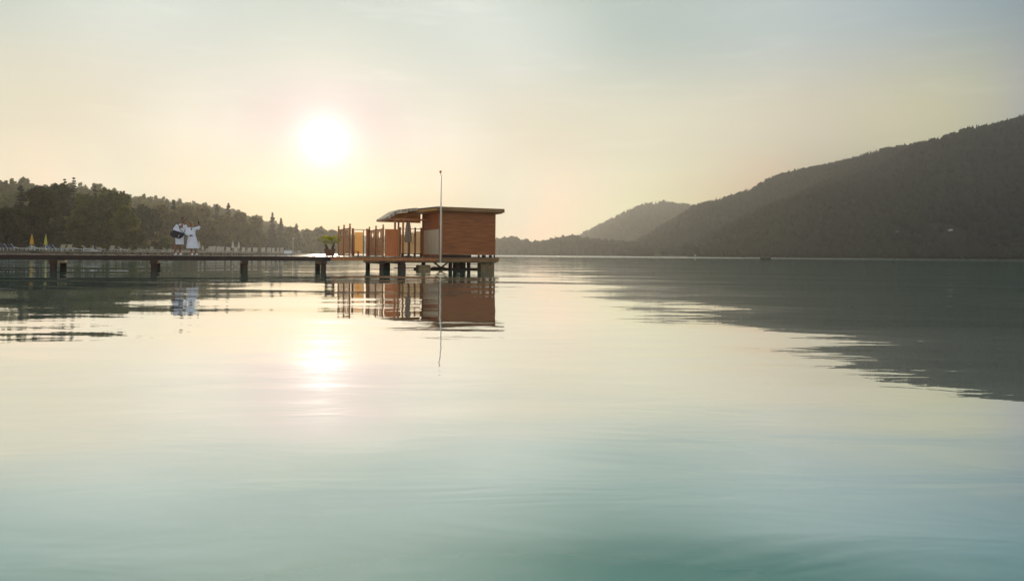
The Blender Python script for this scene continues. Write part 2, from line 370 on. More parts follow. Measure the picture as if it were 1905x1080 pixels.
low_cr = [(600,440,1200,1000),(700,446,1200,1000),(780,452,1150,1000),(850,452,1100,1000),(925,450,1100,980),(945,447,1100,980),(965,451,1100,970),(985,456,1100,960),(1010,456,1100,950),(1040,447,1100,940),(1065,446,1100,930),(1100,452,1080,920),(1180,458,1050,900),(1260,462,1000,850),(1340,466,950,800)]
Vf = ridge('hill', 'distant hazy wooded hill beyond the main ridge', far_cr, 16, 1)
Vm = ridge('hill', 'long wooded ridge sloping down behind the right shore', main_cr, 12, 2)
Vs = ridge('hill', 'dark wooded hillside rising at the right edge', spur_cr, 10, 3, nu=220, nv=34)
Vl = ridge('shore_ground', 'low wooded land at the far end of the lake', low_cr, 15, 4)
far_wood('far_wood', 'hazy forest covering the distant small hill', Vf, 17, 3800, 11, .6)
far_wood('far_wood', 'hazy forest covering the long ridge at right', Vm, 12.5, 7500, 12, .6)
def on_slope(V, x, y):
    """a point of the slope seen on bearing column x at row y"""
    i = int(np.argmin([abs(952.5+F*V[k, 4][0]/V[k, 4][1]-x) for k in range(len(V))])); prev_ = V[i, 0]
    for j in range(1, V.shape[1]):
        P = V[i, j]; r = hor(x)-(P[2]-CAM_H)/P[1]*F
        if r <= y: return P*1.0
    return V[i, -1]
HOUSES = [(1670, 446, 5.0, 'white speck of a house low on the hillside, leftmost of three'), (1728, 443, 6.0, 'small white house low on the hillside, middle and highest of three'), (1767, 446, 8.0, 'small white house low on the hillside, rightmost of three')]
HP = [on_slope(Vs, h[0], h[1]) for h in HOUSES]
near_house = lambda P: any(abs(P[0]-h[0]) < 7 and -26 < P[1]-h[1] < 9 for h in HP)
meadow = lambda P: (wx(1222, P[1]) < P[0] < wx(1272, P[1])) and P[2] < 16
far_wood('far_wood', 'dark forest covering the near hillside at the right edge', Vs, 9.5, 17000, 13, .55, skip=near_house)
far_wood('far_wood', 'pale line of trees along the far end of the lake', Vl, 17, 1500, 14, .12, 1.0, skip=meadow)
# a belt of round trees along the right shore
def belt(name, label, pts, th, count, seed, depth=35):
    rng = np.random.default_rng(seed); VV, FF, base = [], [], 0
    for _ in range(count):
        t = rng.random()*(len(pts)-1)*.9999; i = int(t); a = t-i
        P = np.array(pts[i])*(1-a)+np.array(pts[i+1])*a; Y = P[1]+rng.random()*depth; X = P[0]*Y/P[1]; P = np.array([X, Y, .5+rng.random()*2])
        if 1213 < 952.5+F*X/Y < 1280: continue
        h = th*(.4+.75*rng.random()); w = h*(.34+.2*rng.random())
        q = ICO_V*(1+.15*rng.standard_normal((len(ICO_V), 1)))*np.array([w, w, h*.5])+np.array([0, 0, h*.45])+P
        VV.append(q); FF.append(ICO_F+base); base += len(q)
    return tag(np_mesh(name, np.concatenate(VV), np.concatenate(FF), leaf_far), label, 'trees', None, 'stuff')
belt('shore_trees', 'belt of low round trees along the right shore', [(wx(x, Y), Y) for x, Y in ((1150,840),(1300,650),(1480,550),(1700,500),(1905,478),(2150,448),(2900,320))], 8, 1100, 21)
# shore ground strip on the right
mb = MB(); prev = None
pts = [(wx(x, Y), Y) for x, Y in ((600,985),(925,965),(1100,905),(1200,760),(1300,640),(1480,545),(1700,495),(1905,472),(2150,442),(2900,312))]
vs = []; fs = []
for X, Y in pts: vs += [(X, Y, .02), (X*1.005, Y*1.005, .7), (X*1.12, Y*1.12, 2.2)]
for i in range(len(pts)-1):
    b = i*3; fs += [(b, b+3, b+4, b+1), (b+1, b+4, b+5, b+2)]
mb.add(vs, fs); tag(mb.build('shore_ground', grass), 'grassy bank along the right shore', None, None, 'structure')
# pale meadow
mb = MB(); mb.add([(wx(1220,880),880,5.5),(wx(1272,880),880,5.5),(wx(1268,950),950,13),(wx(1238,950),950,12.5)], [(0,1,2,3)])
mb.add([(wx(1218,872),872,.5),(wx(1274,872),872,.5),(wx(1272,880),880,5.5),(wx(1220,880),880,5.5)], [(0,1,2,3)])
mead = mat('meadow', (.22, .26, .07), (.16, .20, .05), .9, (.02, .02, .02)); tag(mb.build('meadow', mead), 'pale green meadow between trees on the far shore', None, None, 'structure')

def far_house(P, w, label):
    e = empty('house', (P[0], P[1], P[2]-.4), 0, label, 'house')
    mb = MB().box(-w/2, w/2, 0, 7, 0, 3.4); mb.add([(-w/2,0,3.4),(w/2,0,3.4),(0,0,5.2),(-w/2,7,3.4),(w/2,7,3.4),(0,7,5.2)], [(0,1,2),(3,5,4)])
    wl_ = mb.build('wall', house_wall, e)
    for sx in (-.25, .25):
        wi = MB().box(sx*w-.4, sx*w+.4, -.06, -.003, 1.2, 2.4).build('window', glass_dark, wl_)
    m2 = MB()
    for s_ in (-1, 1):
        m2.add([(s_*(w/2+.5),-.5,3.15),(0,-.5,5.35),(0,7.5,5.35),(s_*(w/2+.5),7.5,3.15),(s_*(w/2+.5),-.5,3.35),(0,-.5,5.55),(0,7.5,5.55),(s_*(w/2+.5),7.5,3.35)],
               [(0,1,2,3),(4,5,6,7),(0,1,5,4),(2,3,7,6),(0,3,7,4)])
    m2.build('roof', house_roof, e); e.scale = (.42, .42, .42)
for h, P in zip(HOUSES, HP): far_house(P, h[2], h[3])
far_house((wx(1294, 655), 655, 1.2), 3.0, 'tiny white hut by the water below the far meadow')

# ------------------------------------------------------------------ trees as things
def quads(C, size, rng, flat=.0):
    """random leaf quads around centres C (n,3)"""
    n_ = len(C); a = rng.standard_normal((n_, 3)); a[:, 2] *= (1-flat); a /= np.linalg.norm(a, axis=1)[:, None]
    b = rng.standard_normal((n_, 3)); b -= (a*b).sum(1)[:, None]*a; b /= np.linalg.norm(b, axis=1)[:, None]
    s_ = size*(.6+.8*rng.random((n_, 1))); a = a*s_; b = b*s_*.7
    V = np.stack([C-a, C-b*.9, C+a*.9, C+b], 1).reshape(-1, 3); Fq = np.arange(n_*4).reshape(-1, 4); return V, Fq
def broadleaf(name, x, ytop, half, Y, label, lm, seed, ybase=464.0, nleaf=4200, group=None, low=.12, zb=.9):
    rng = np.random.default_rng(seed); X = wx(x, Y); H = wz(x, ytop, Y)-zb; Wd = half/F*Y
    e = empty(name, (X, Y, zb), 0, label, 'tree', group)
    lobes = []
    for k in range(int(13+rng.integers(0, 6))):
        t = rng.random(); z = H*(low+.10+(.82-low)*t); rr_ = Wd*(.75*(1-abs(t-.38)**1.6*1.25)); a = rng.random()*6.28
        d = rr_*rng.random()**.5*.85; r = (Wd*.30+H*.055)*(.75+.5*rng.random())
        lobes.append((d*math.cos(a), d*math.sin(a), z, r, r*(.65+.3*rng.random())))
    lobes.append((0, 0, H*.55, Wd*.55, H*.32)); lobes.append((rng.normal()*Wd*.1, 0, H*.88, Wd*.33, H*.12))
    tot = sum(q[3]**2 for q in lobes); C = []
    for lx, ly, lz, r, rz_ in lobes:
        k = int(nleaf*r*r/tot); d = rng.standard_normal((k, 3)); d /= np.linalg.norm(d, axis=1)[:, None]
        rad = (.55+.55*rng.random(k)**.6)[:, None]; rad *= (1+.18*np.sin(d[:, :1]*5+seed)*np.cos(d[:, 2:]*6+lz))
        C.append(np.array([lx, ly, lz])+d*rad*np.array([r, r, rz_]))
    C = np.concatenate(C); C[:, 2] = np.maximum(C[:, 2], .3)
    V, Fq = quads(C, max(.22, .0026*Y), rng, .2)
    np_mesh('crown', V, Fq, lm, e)
    m_ = MB(); r0 = .018*H+.08; m_.tube([(0,0,-.4),(0.05*H*.2,0,H*.25),(.02*H,.02*H,H*.6),(0,0,H*.85)], [r0, r0*.8, r0*.5, r0*.15])
    for k in range(5):
        a = k*2.4+seed; z = H*(.22+.09*k); m_.tube([(0,0,z),(math.cos(a)*Wd*.4, math.sin(a)*Wd*.4, z+H*.14),(math.cos(a)*Wd*.7, math.sin(a)*Wd*.7, z+H*.22)], [r0*.5, r0*.3, r0*.08], 6)
    m_.build('trunk', bark, e)
    return e
def conifer(name, x, ytop, half, Y, label, lm, seed, group=None, zb=.9, start=.12):
    rng = np.random.default_rng(seed); X = wx(x, Y); H = wz(x, ytop, Y)-zb; Wd = half/F*Y
    e = empty(name, (X, Y, zb), 0, label, 'tree', group); C = []
    z = H*start; Wd *= 1.8
    while z < H*.985:
        t = (z-H*start)/(H*(1-start)); r = Wd*((1-t)**.9)*(.45+.65*rng.random())+.05
        for k in range(6+int(rng.integers(0, 3))):
            a = rng.random()*6.28; L = r*(.6+.5*rng.random()); m_ = int(8+40*L/max(Wd, .1))
            u = rng.random(m_)**.7; px_ = u*L
            C.append(np.stack([np.cos(a)*px_+rng.normal(0, .09*L+.03, m_), np.sin(a)*px_+rng.normal(0, .09*L+.03, m_), z-u*u*L*.28+u*L*.08+rng.normal(0, .05*L+.04, m_)], -1))
        z += H*.030*(.5+1.0*rng.random())
    C = np.concatenate(C); V, Fq = quads(C, max(.13, .00125*Y), rng, .35)
    np_mesh('crown', V, Fq, lm, e)
    r0 = .013*H+.05; MB().tube([(0,0,-.4),(0,0,H*.5),(0,0,H*.98)], [r0, r0*.6, .03], 7).build('trunk', bark, e)
    return e

left_cr = [(-700,330,380,170),(-300,335,400,190),(0,345,430,200),(45,347,440,205),(80,354,450,215),(150,352,460,225),(240,366,480,250),(300,374,500,280),(370,382,540,310),(430,394,580,350),(470,406,620,400),(510,418,680,460),(560,432,760,540),(600,438,850,650),(660,442,1000,800)]
Vleft = ridge('hill', 'wooded slope behind the bathing beach at left', left_cr, 15, 5, nu=120, nv=22)
def mass_wood(name, label, V, th, count, seed, nleaf=90, lm=None, vr=(0.0, 1.0)):
    rng = np.random.default_rng(seed); nu, nv = V.shape[0]-1, V.shape[1]-1; CC = []
    VV, FF, base = [], [], 0
    for _ in range(count):
        u = rng.random()*nu*.9999; vv = vr[0]+(vr[1]-vr[0])*rng.random() if rng.random() > .35 else 1-.07*rng.random()
        v = vv/1.5*nv; i, j = int(u), min(int(v), nv-1); a, b = u-i, v-j
        P = (V[i, j]*(1-a)*(1-b)+V[i+1, j]*a*(1-b)+V[i, j+1]*(1-a)*b+V[i+1, j+1]*a*b)
        h = th*(.62+.6*rng.random())
        if rng.random() < .35:
            z = rng.random(nleaf)**1.2; w = h*.19*(1-z)**.8+.15; aa = rng.random(nleaf)*6.28; rr_ = w*(.4+.7*rng.random(nleaf))
            C = np.stack([rr_*np.cos(aa), rr_*np.sin(aa), h*(.12+.95*z)], -1); 
        else:
            d = rng.standard_normal((nleaf, 3)); d /= np.linalg.norm(d, axis=1)[:, None]; w = h*(.27+.13*rng.random())
            C = d*(.55+.5*rng.random((nleaf, 1)))*(1+.25*np.sin(3*d[:, :1]+h)*np.cos(4*d[:, 2:]))*np.array([w, w, h*.42])+np.array([0, 0, h*.52])
        q, f = quads(C+P, .0030*P[1], rng, .2); VV.append(q); FF.append(f+base); base += len(q)
    return tag(np_mesh(name, np.concatenate(VV), np.concatenate(FF), lm or leaf_mid), label, 'forest', None, 'stuff')
mass_wood('hillside_wood', 'hazy mixed forest on the slope behind the bathing beach', Vleft, 11.5, 2000, 31, 110)

TR = [ # kind, x, top, halfwidth, depth, label, material, seed
 ('b', -45, 372, 52, 118, 'dark leafy tree cut by the left edge of the view', leaf_dark, 1),
 ('b', 18, 388, 26, 112, 'low dark leafy tree beside the pale roof at the left edge', leaf_dark, 2),
 ('c', 38, 341, 20, 135, 'dark ragged conifer above the blue loungers, left of the round dark tree', leaf_pine, 3),
 ('b', 70, 349, 29, 130, 'round very dark tree behind the two yellow parasols', leaf_dark, 4),
 ('c', 119, 330, 23, 175, 'tall conifer with two ragged tops, left of the tallest spruce tip', leaf_pine, 5),
 ('c', 136, 326, 17, 178, 'tallest slim spruce tip on the left shore', leaf_pine, 6),
 ('b', 112, 347, 26, 165, 'dark round crown below the tall conifer tops', leaf_dark, 7),
 ('b', 158, 366, 34, 150, 'broad green tree right of the round very dark tree', leaf_mid, 8),
 ('c', 176, 345, 13, 172, 'dark pointed conifer peeping over the broad green trees', leaf_pine, 9),
 ('b', 200, 350, 38, 158, 'large green tree with a wide domed crown at the middle of the left wood', leaf_mid, 10),
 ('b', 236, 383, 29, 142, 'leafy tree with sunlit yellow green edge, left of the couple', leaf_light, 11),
 ('b', 226, 356, 18, 172, 'narrow dark crown behind the sunlit yellow green tree', leaf_dark, 12),
 ('b', 268, 380, 26, 190, 'dull brown green tree right of the sunlit yellow green one', leaf_dark, 13),
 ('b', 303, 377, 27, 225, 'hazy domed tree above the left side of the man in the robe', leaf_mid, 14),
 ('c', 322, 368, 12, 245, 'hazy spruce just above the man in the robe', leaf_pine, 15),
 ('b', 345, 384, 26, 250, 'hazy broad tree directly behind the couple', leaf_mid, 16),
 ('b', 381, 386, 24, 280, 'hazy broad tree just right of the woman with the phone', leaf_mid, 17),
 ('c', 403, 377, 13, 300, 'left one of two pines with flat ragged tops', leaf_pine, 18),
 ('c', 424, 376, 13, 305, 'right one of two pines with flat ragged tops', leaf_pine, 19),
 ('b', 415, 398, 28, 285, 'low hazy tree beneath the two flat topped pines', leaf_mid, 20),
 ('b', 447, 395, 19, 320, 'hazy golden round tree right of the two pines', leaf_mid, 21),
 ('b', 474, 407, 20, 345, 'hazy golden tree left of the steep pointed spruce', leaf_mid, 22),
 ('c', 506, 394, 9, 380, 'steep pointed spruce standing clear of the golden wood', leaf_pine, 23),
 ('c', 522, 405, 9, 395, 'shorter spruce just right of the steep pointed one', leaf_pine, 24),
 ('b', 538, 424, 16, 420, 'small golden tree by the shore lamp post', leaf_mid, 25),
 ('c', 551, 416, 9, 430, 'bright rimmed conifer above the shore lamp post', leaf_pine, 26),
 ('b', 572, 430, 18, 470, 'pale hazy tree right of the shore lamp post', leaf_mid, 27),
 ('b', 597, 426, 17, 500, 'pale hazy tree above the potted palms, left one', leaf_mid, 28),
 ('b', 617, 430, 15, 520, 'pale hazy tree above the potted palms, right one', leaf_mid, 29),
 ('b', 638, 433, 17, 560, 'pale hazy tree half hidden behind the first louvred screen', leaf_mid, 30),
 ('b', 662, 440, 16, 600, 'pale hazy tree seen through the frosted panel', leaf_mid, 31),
]
for k, x, yt, hw, Y, lab, lm, sd_ in TR:
    if x > 280 and k == 'b': lm = leaf_haze_gold
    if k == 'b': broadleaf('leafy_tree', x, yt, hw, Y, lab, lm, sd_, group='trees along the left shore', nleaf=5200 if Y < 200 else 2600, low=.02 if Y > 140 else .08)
    else: conifer('conifer', x, yt, hw, Y, lab, lm, sd_, group='trees along the left shore')

# ------------------------------------------------------------------ left shore: ground, quay, far boardwalk
QX = [(-1400,70),(-1150,88),(-952,98),(-800,112),(-700,135),(-600,170),(-520,215),(-470,290),(-420,380),(-380,470),(-330,560),(-290,700),(-240,985)]
quay = [(q*Y/F, Y) for q, Y in QX]
vs = []; fs = []
for X, Y in quay: vs += [(X+.0, Y, .78), (X-3-.02*Y, Y+14+.03*Y, .86), (X*1.25-40, Y*1.25+120, 2.0)]
for i in range(len(quay)-1):
    b = i*3; fs += [(b, b+3, b+4, b+1), (b+1, b+4, b+5, b+2)]
mb = MB(); mb.add(vs, fs); tag(mb.build('shore_ground', grass), 'grassy ground of the bathing beach at left', None, None, 'structure')
vs = []; fs = []
for X, Y in quay: vs += [(X+.12, Y-.3, -.5), (X+.12, Y-.3, .80), (X-.1, Y+.5, .83)]
for i in range(len(quay)-1):
    b = i*3; fs += [(b, b+3, b+4, b+1), (b+1, b+4, b+5, b+2)]
mb = MB(); mb.add(vs, fs); tag(mb.build('quay_wall', stone), 'low dark stone quay wall edging the beach at left', 'wall')
def along(poly, d):
    for (x0, y0), (x1, y1) in zip(poly, poly[1:]):
        L = math.hypot(x1-x0, y1-y0)
        if d <= L: t = d/L; return x0+(x1-x0)*t, y0+(y1-y0)*t, (x1-x0)/L, (y1-y0)/L
        d -= L
    return x1, y1, (x1-x0)/L, (y1-y0)/L
# boardwalk on piles in front of the quay
bwl = [(q*Y/F, Y) for q, Y in ((-840,98),(-740,116),(-640,145),(-560,178),(-500,222),(-455,290),(-405,380),(-365,470))]
bw = empty('boardwalk', (*bwl[0], 0), 0, 'long low wooden boardwalk on piles along the left shore', 'boardwalk')
ox, oy = bwl[0]; tl = sum(math.dist(a, b) for a, b in zip(bwl, bwl[1:]))
vs = []; fs = []; N_ = 60
for i in range(N_+1):
    x, y, dx, dy = along(bwl, tl*i/N_*.999); nx, ny = dy, -dx
    vs += [(x-ox+nx*0, y-oy+ny*0, .62), (x-ox, y-oy, .76), (x-ox-nx*2.2, y-oy-ny*2.2, .76), (x-ox-nx*2.2, y-oy-ny*2.2, .62)]
for i in range(N_):
    b = i*4; fs += [(b+k, b+4+k, b+4+(k+1) % 4, b+(k+1) % 4) for k in range(4)]
fs += [(0,1,2,3), tuple(N_*4+k for k in (3,2,1,0))]
mb = MB(); mb.add(vs, fs); mb.build('deck', wood_deck, bw)
for i in range(90):
    x, y, dx, dy = along(bwl, tl*(i+.5)/90*.99); MB().box(x-ox-.16, x-ox+.16, y-oy-.05-.16, y-oy-.05+.16, -.5, .615).build('post', wood_post, bw)

# sun loungers
def lounger(name, x, y, z, rz, label, group, fab, frame=white_paint, back=55):
    e = empty(name, (x, y, z), rz, label, 'sun lounger', group); f = MB()
    for sy_ in (-.31, .31): f.box(-.95, .95, sy_-.025, sy_+.025, .30, .36)
    for sx in (-.95, .2, .9): f.box(sx, sx+.05, -.285, .285, .305, .355)
    f.build('frame', frame, e)
    for sx in (-.8, .75):
        for sy_ in (-.30, .30): MB().box(sx-.025, sx+.025, sy_-.024, sy_+.024, 0, .30).build('leg', frame, e)
    MB().box(-.25, .93, -.28, .28, .362, .40).build('seat', fab, e)
    Mx = Matrix.Translation((-.25, 0, .38)) @ Matrix.Rotation(R(back), 4, 'Y')
    MB().box(-.80, 0, -.30, .30, -.02, .02, Mx).build('backrest', fab, e)
    MB().box(-.82, 0.02, -.335, -.305, -.025, .03, Mx).build('back_rail', frame, e); MB().box(-.82, 0.02, .305, .335, -.025, .03, Mx).build('back_rail', frame, e)
    return e
LG = 'sun loungers on the quay'
qz = .83
for x, Y, rz, b, lab, fab in [
    (14, 102, 70, 52, 'blue sun lounger with raised back at the far left of the quay', blue_fab),
    (27, 102, 70, 52, 'second blue sun lounger with raised back from the left edge', blue_fab),
    (38, 102.5, 20, 12, 'flat white framed lounger right of the two raised blue ones', canvas_grey),
    (53, 103, 160, 14, 'low flat lounger left of the orange yellow parasol', canvas_grey),
    (65, 103, 100, 25, 'low pale lounger between the two yellow parasols, left one', cream_fab),
    (76, 103, 30, 12, 'low pale lounger between the two yellow parasols, right one', cream_fab),
    (92, 104, 75, 42, 'blue sun lounger just right of the lemon parasol', blue_fab),
    (103, 104, 75, 42, 'blue sun lounger second to the right of the lemon parasol', blue_fab),
    (114, 106, 150, 50, 'empty white lounger frame tilted up at the end of the row', canvas),
    (126, 108, 150, 52, 'lone white lounger frame tilted up past the end of the row', canvas)]:
    lounger('sun_lounger', wx(x, Y), Y, qz, R(rz), lab, LG, fab, back=b)
def parasol(x, Y, ytop, fab, label, group, wide=.32, z0=None):
    z0 = qz if z0 is None else z0
    H = wz(x, ytop, Y)-z0; e = empty('folded_parasol', (wx(x, Y), Y, z0), 0, label, 'parasol', group)
    MB().tube([(0,0,0),(0,0,H*.96)], .045, 8).build('pole', pole_paint, e)
    prof = [(wide*.85, H*.36), (wide, H*.38), (wide*.82, H*.55), (wide*.5, H*.78), (wide*.15, H*.95), (.02, H)]
    m_ = MB(); n_ = 16; b = 0
    for i, (r, z) in enumerate(prof):
        for k in range(n_):
            t = 2*math.pi*k/n_; r2 = r*(1+.16*(k % 2)-.08); m_.v.append((r2*math.cos(t), r2*math.sin(t), z))
    for i in range(len(prof)-1):
        for k in range(n_): m_.f.append((i*n_+k, i*n_+(k+1) % n_, (i+1)*n_+(k+1) % n_, (i+1)*n_+k))
    m_.build('canopy', fab, e)
    MB().lathe([(.3, 0), (.3, .06), (.08, .1)], 12).build('base', concrete, e)
    return e
PG = 'folded parasols along the left shore'
parasol(59, 101, 435, yellow, 'folded orange yellow parasol, left of the two yellow ones', PG, .27)
parasol(85, 102, 435, lemon, 'folded lemon yellow parasol, right of the two yellow ones', PG, .22)
parasol(370, 190, 447, cream_fab, 'folded cream parasol just right of the woman', PG, .42)
parasol(377, 195, 456, cream_fab, 'short folded cream parasol right of the taller one by the woman', PG, .36)
parasol(433, 230, 447, cream_fab, 'folded cream parasol, left one of the pair among the white chairs', PG, .42)
parasol(444, 232, 449, cream_fab, 'folded cream parasol, right one of the pair among the white chairs', PG, .42)
# thin white mast with a round foot on the beach
e = empty('flag_mast', (wx(173,118), 118, .84), 0, 'thin white mast standing on the beach left of the couple', 'mast')
MB().tube([(0,0,0),(0,0,wz(173,456,118)-.84)], .04, 8).build('pole', white_paint, e); MB().lathe([(1.2,0),(1.1,.10),(.2,.2)], 16).build('base', white_paint, e)
# stacked pale loungers standing upright
def upright(x, Y, n_, label, wd=.62, hgt=1.5):
    e = empty('upright_lounger', (wx(x, Y), Y, .84), 0, label, 'beach chairs', 'pale loungers stood upright in bundles along the beach')
    for k in range(n_):
        sc = Y/230; dx = (k-(n_-1)/2)*.30*sc; tl_ = random.uniform(-.05, .05)
        Mx = Matrix.Translation((dx, .12*k, 0)) @ Matrix.Rotation(tl_, 4, 'Y') @ Matrix.Rotation(R(-9), 4, 'X')
        hq = hgt*random.uniform(.93, 1.08); m_ = MB(); m_.box(-.22, -.18, -.03, .03, 0, hq, Mx).box(.18, .22, -.03, .03, 0, hq, Mx).box(-.18, .18, -.025, .025, .30, hq-.05, Mx)
        m_.build('lounger', cream_fab, e)
UP = [(391,200,4),(397,203,3),(406,210,4),(413,214,3),(424,222,4),(438,228,3),(452,240,3),(463,255,3),(474,272,4),(489,300,4),(500,325,4),(508,345,3),(517,362,2),(524,380,3)]
ords = ['first','second','third','fourth','fifth','sixth','seventh','eighth','ninth','tenth','eleventh','twelfth','thirteenth','fourteenth']
for i, (x, Y, k) in enumerate(UP):
    upright(x, Y, k, 'bundle of pale upright loungers, %s of the row counted from the couple rightwards' % ords[i], hgt=1.75*(1 if Y < 240 else Y/240))
# low pale loungers lying along the beach between the couple and the bundles
lx = [(147,112),(163,116),(188,120),(208,125),(216,127),(228,130),(262,140),(281,146),(296,152),(310,158),(318,165),(384,196),(400,205),(418,216),(430,225)]
spot = ['nearest the yellow parasols','just left of the thin white mast','just right of the thin white mast','third to the right of the thin white mast','fourth to the right of the thin white mast',
        'on the beach under the sunlit tree','under the dull brown green tree','seen above the third pier support','under the hazy domed tree','left of the bag of the man','closest to the bag of the man','right of the short cream parasol',
        'in front of the first pale bundle','in front of the third pale bundle','left of the pair of cream parasols']
for i, (x, Y) in enumerate(lx):
    lounger('sun_lounger', wx(x, Y), Y, .83, R(20+37*(i % 4)), 'low cream beach lounger ' + spot[i], 'cream loungers lying along the beach', cream_fab, back=[14, 40, 20, 55][i % 4])
# shore lamp post, white float, far boats
e = empty('lamp_post', (wx(545,400), 400, .8), 0, 'slim pale lamp post on the left shore beyond the white float', 'lamp post')
Hh = wz(545,444,400)-.8; MB().tube([(0,0,0),(0,0,Hh)], [.16,.10], 8).build('pole', white_paint, e); MB().ball((0,0,Hh+.25), .42, 8).build('lamp', white_paint, e, True)
e = empty('white_float', (wx(536,300), 300, 0), 0, 'white boxy float moored off the end of the left beach', 'float')
bevel(MB().box(-1.5, 1.5, -1, 1, .35, 1.75).build('body', white_paint, e), .1); MB().box(-1.7, 1.7, -1.2, 1.2, -.2, .347).build('base', raft_m, e)
MB().tube([(-1.1,0,1.755),(-1.1,0,2.3)], .05, 6).tube([(1.1,0,1.755),(1.1,0,2.3)], .05, 6).tube([(-1.1,0,2.3),(1.1,0,2.3)], .05, 6).build('rail', white_paint, e)
for x, Y, w_, h_, lab in [(563, 480, 7, 3.4, 'pale low boathouse in the haze right of the lamp post'), (575, 500, 3, 3.0, 'small round hazy shrub right of the pale boathouse')]:
    if 'shrub' in lab:
        broadleaf('shrub', x, 461, 7, Y, lab, leaf_mid, 77, nleaf=500, low=0); continue
    e = empty('boathouse', (wx(x, Y), Y, .6), 0, lab, 'boathouse'); bevel(MB().box(-w_/2, w_/2, 0, 5, 0, h_*.62).build('wall', house_wall, e), .05)
    m_ = MB(); m_.add([(-w_/2-.3,-.3,h_*.63),(w_/2+.3,-.3,h_*.63),(w_/2+.3,5.3,h_*.63),(-w_/2-.3,5.3,h_*.63),(-w_/2-.3,2.5,h_),(w_/2+.3,2.5,h_)], [(0,3,2,1),(0,1,5,4),(2,3,4,5),(0,4,3),(1,2,5)]); m_.build('roof', metal_roof, e)
    MB().box(-1, 1, -.05, -.003, 0, 1.8).build('door', glass_dark, e)
for i, (x, Y, yt, hw, lab, lm) in enumerate([(305, 178, 444, 10, 'small round shrub on the beach left of the couple', leaf_mid), (212, 138, 452, 14, 'low pale green shrub under the sunlit tree', leaf_light), (190,132,455,12, 'low green shrub right of the thin white mast', leaf_mid),
        (288, 165, 452, 9, 'low dark shrub left of the small round beach shrub', leaf_dark), (146, 128, 452, 12, 'low green shrub behind the end of the blue lounger row', leaf_mid), (425, 240, 455, 6, 'dark little shrub among the white chair bundles', leaf_dark)]):
    broadleaf('shrub', x, yt, hw, Y, lab, lm, 80+i, nleaf=900, low=0, group='shrubs on the beach')
# roof glimpsed at the left edge
e = empty('beach_building', (wx(-36,126), 126, .84), R(3), 'building with a pale metal roof at the left edge among trees', 'building')
zr = wz(0,403,126)-.84
MB().box(-4, 4.2, 0, 6, 0, zr-.003).build('wall', mat('timber_wall', (.10,.06,.04), None, .8), e)
m_ = MB(); m_.add([(-4.5,-.8,zr-.1),(4.6,-.8,zr-.1),(3.4,2.5,zr+1.0),(-4.5,2.5,zr+1.0),(-4.5,-.8,zr),(4.6,-.8,zr),(3.4,2.5,zr+1.1),(-4.5,2.5,zr+1.1)], [(0,1,2,3),(4,5,6,7),(0,1,5,4),(1,2,6,5),(3,0,4,7),(2,3,7,6)]); m_.build('roof', metal_roof, e)
for sx in (-2.2, .4, 2.8): MB().box(sx-.5, sx+.5, -.05, -.003, 3.2, 4.6).build('window', glass_dark, e)

# raft on the lake
e = empty('raft', (wx(1424,255), 255, 0), R(4), 'small dark flat raft on the open water at right', 'raft')
bevel(MB().box(-1.75, 1.75, -.9, .9, .10, .62).build('deck', raft_m, e), .06)
for sx in (-1.2, 1.2): MB().tube([(sx,-.85,.05),(sx,.85,.05)], .12, 8).build('float', raft_m, e)

# ------------------------------------------------------------------ pier (local frame: x along the pier, y away from the camera)
TH = R(23.5); D0 = 36.0
PO = Vector((-math.sin(TH)*D0, math.cos(TH)*D0, 0))
def sx_(x, w=0.0): return (D0+w)*math.tan(TH-math.atan((952.5-x)/F))
def pw(s, w, z): return (PO.x+s*math.cos(TH)-w*math.sin(TH), PO.y+s*math.sin(TH)+w*math.cos(TH), z)
def pe(name, s, w, z, label, cat, group=None, rz=0.0): return empty(name, pw(s, w, z), TH+rz, label, cat, group)
DZ = .71
def planks(mb, s0, s1, w0, w1, z, step=.15, th=.035):
    s = s0
    while s < s1-.02:
        j = random.uniform(-.012, .012); k = random.uniform(-.004, .004)
        mb.box(s, min(s+step-.012, s1), w0+j, w1+j, z-th+k, z+k); s += step
S0, S1 = -40.0, 5.45
pier = pe('pier', S0, 0, 0, 'long low wooden pier on paired posts running to the hut', 'pier')
mb = MB(); planks(mb, 0, S1-S0, -.04, 2.44, DZ); mb.build('deck', wood_deck, pier)
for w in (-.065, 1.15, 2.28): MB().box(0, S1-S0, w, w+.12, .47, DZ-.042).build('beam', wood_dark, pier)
for i in range(-9, 2):
    s = 1.345+i*3.98
    if i == 1: s = 5.12
    s -= S0
    c = MB().box(s-.13, s+.13, .11, 2.5, .31, .467).build('crossbeam', wood_lit, pier); bevel(c, .02)
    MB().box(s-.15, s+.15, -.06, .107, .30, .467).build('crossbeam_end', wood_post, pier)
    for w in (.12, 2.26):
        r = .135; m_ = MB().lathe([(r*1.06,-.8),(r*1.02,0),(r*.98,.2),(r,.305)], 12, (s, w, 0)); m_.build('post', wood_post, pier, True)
for s in np.arange(-34, 4.6, 6.0):      # cleats on the edge
    pass
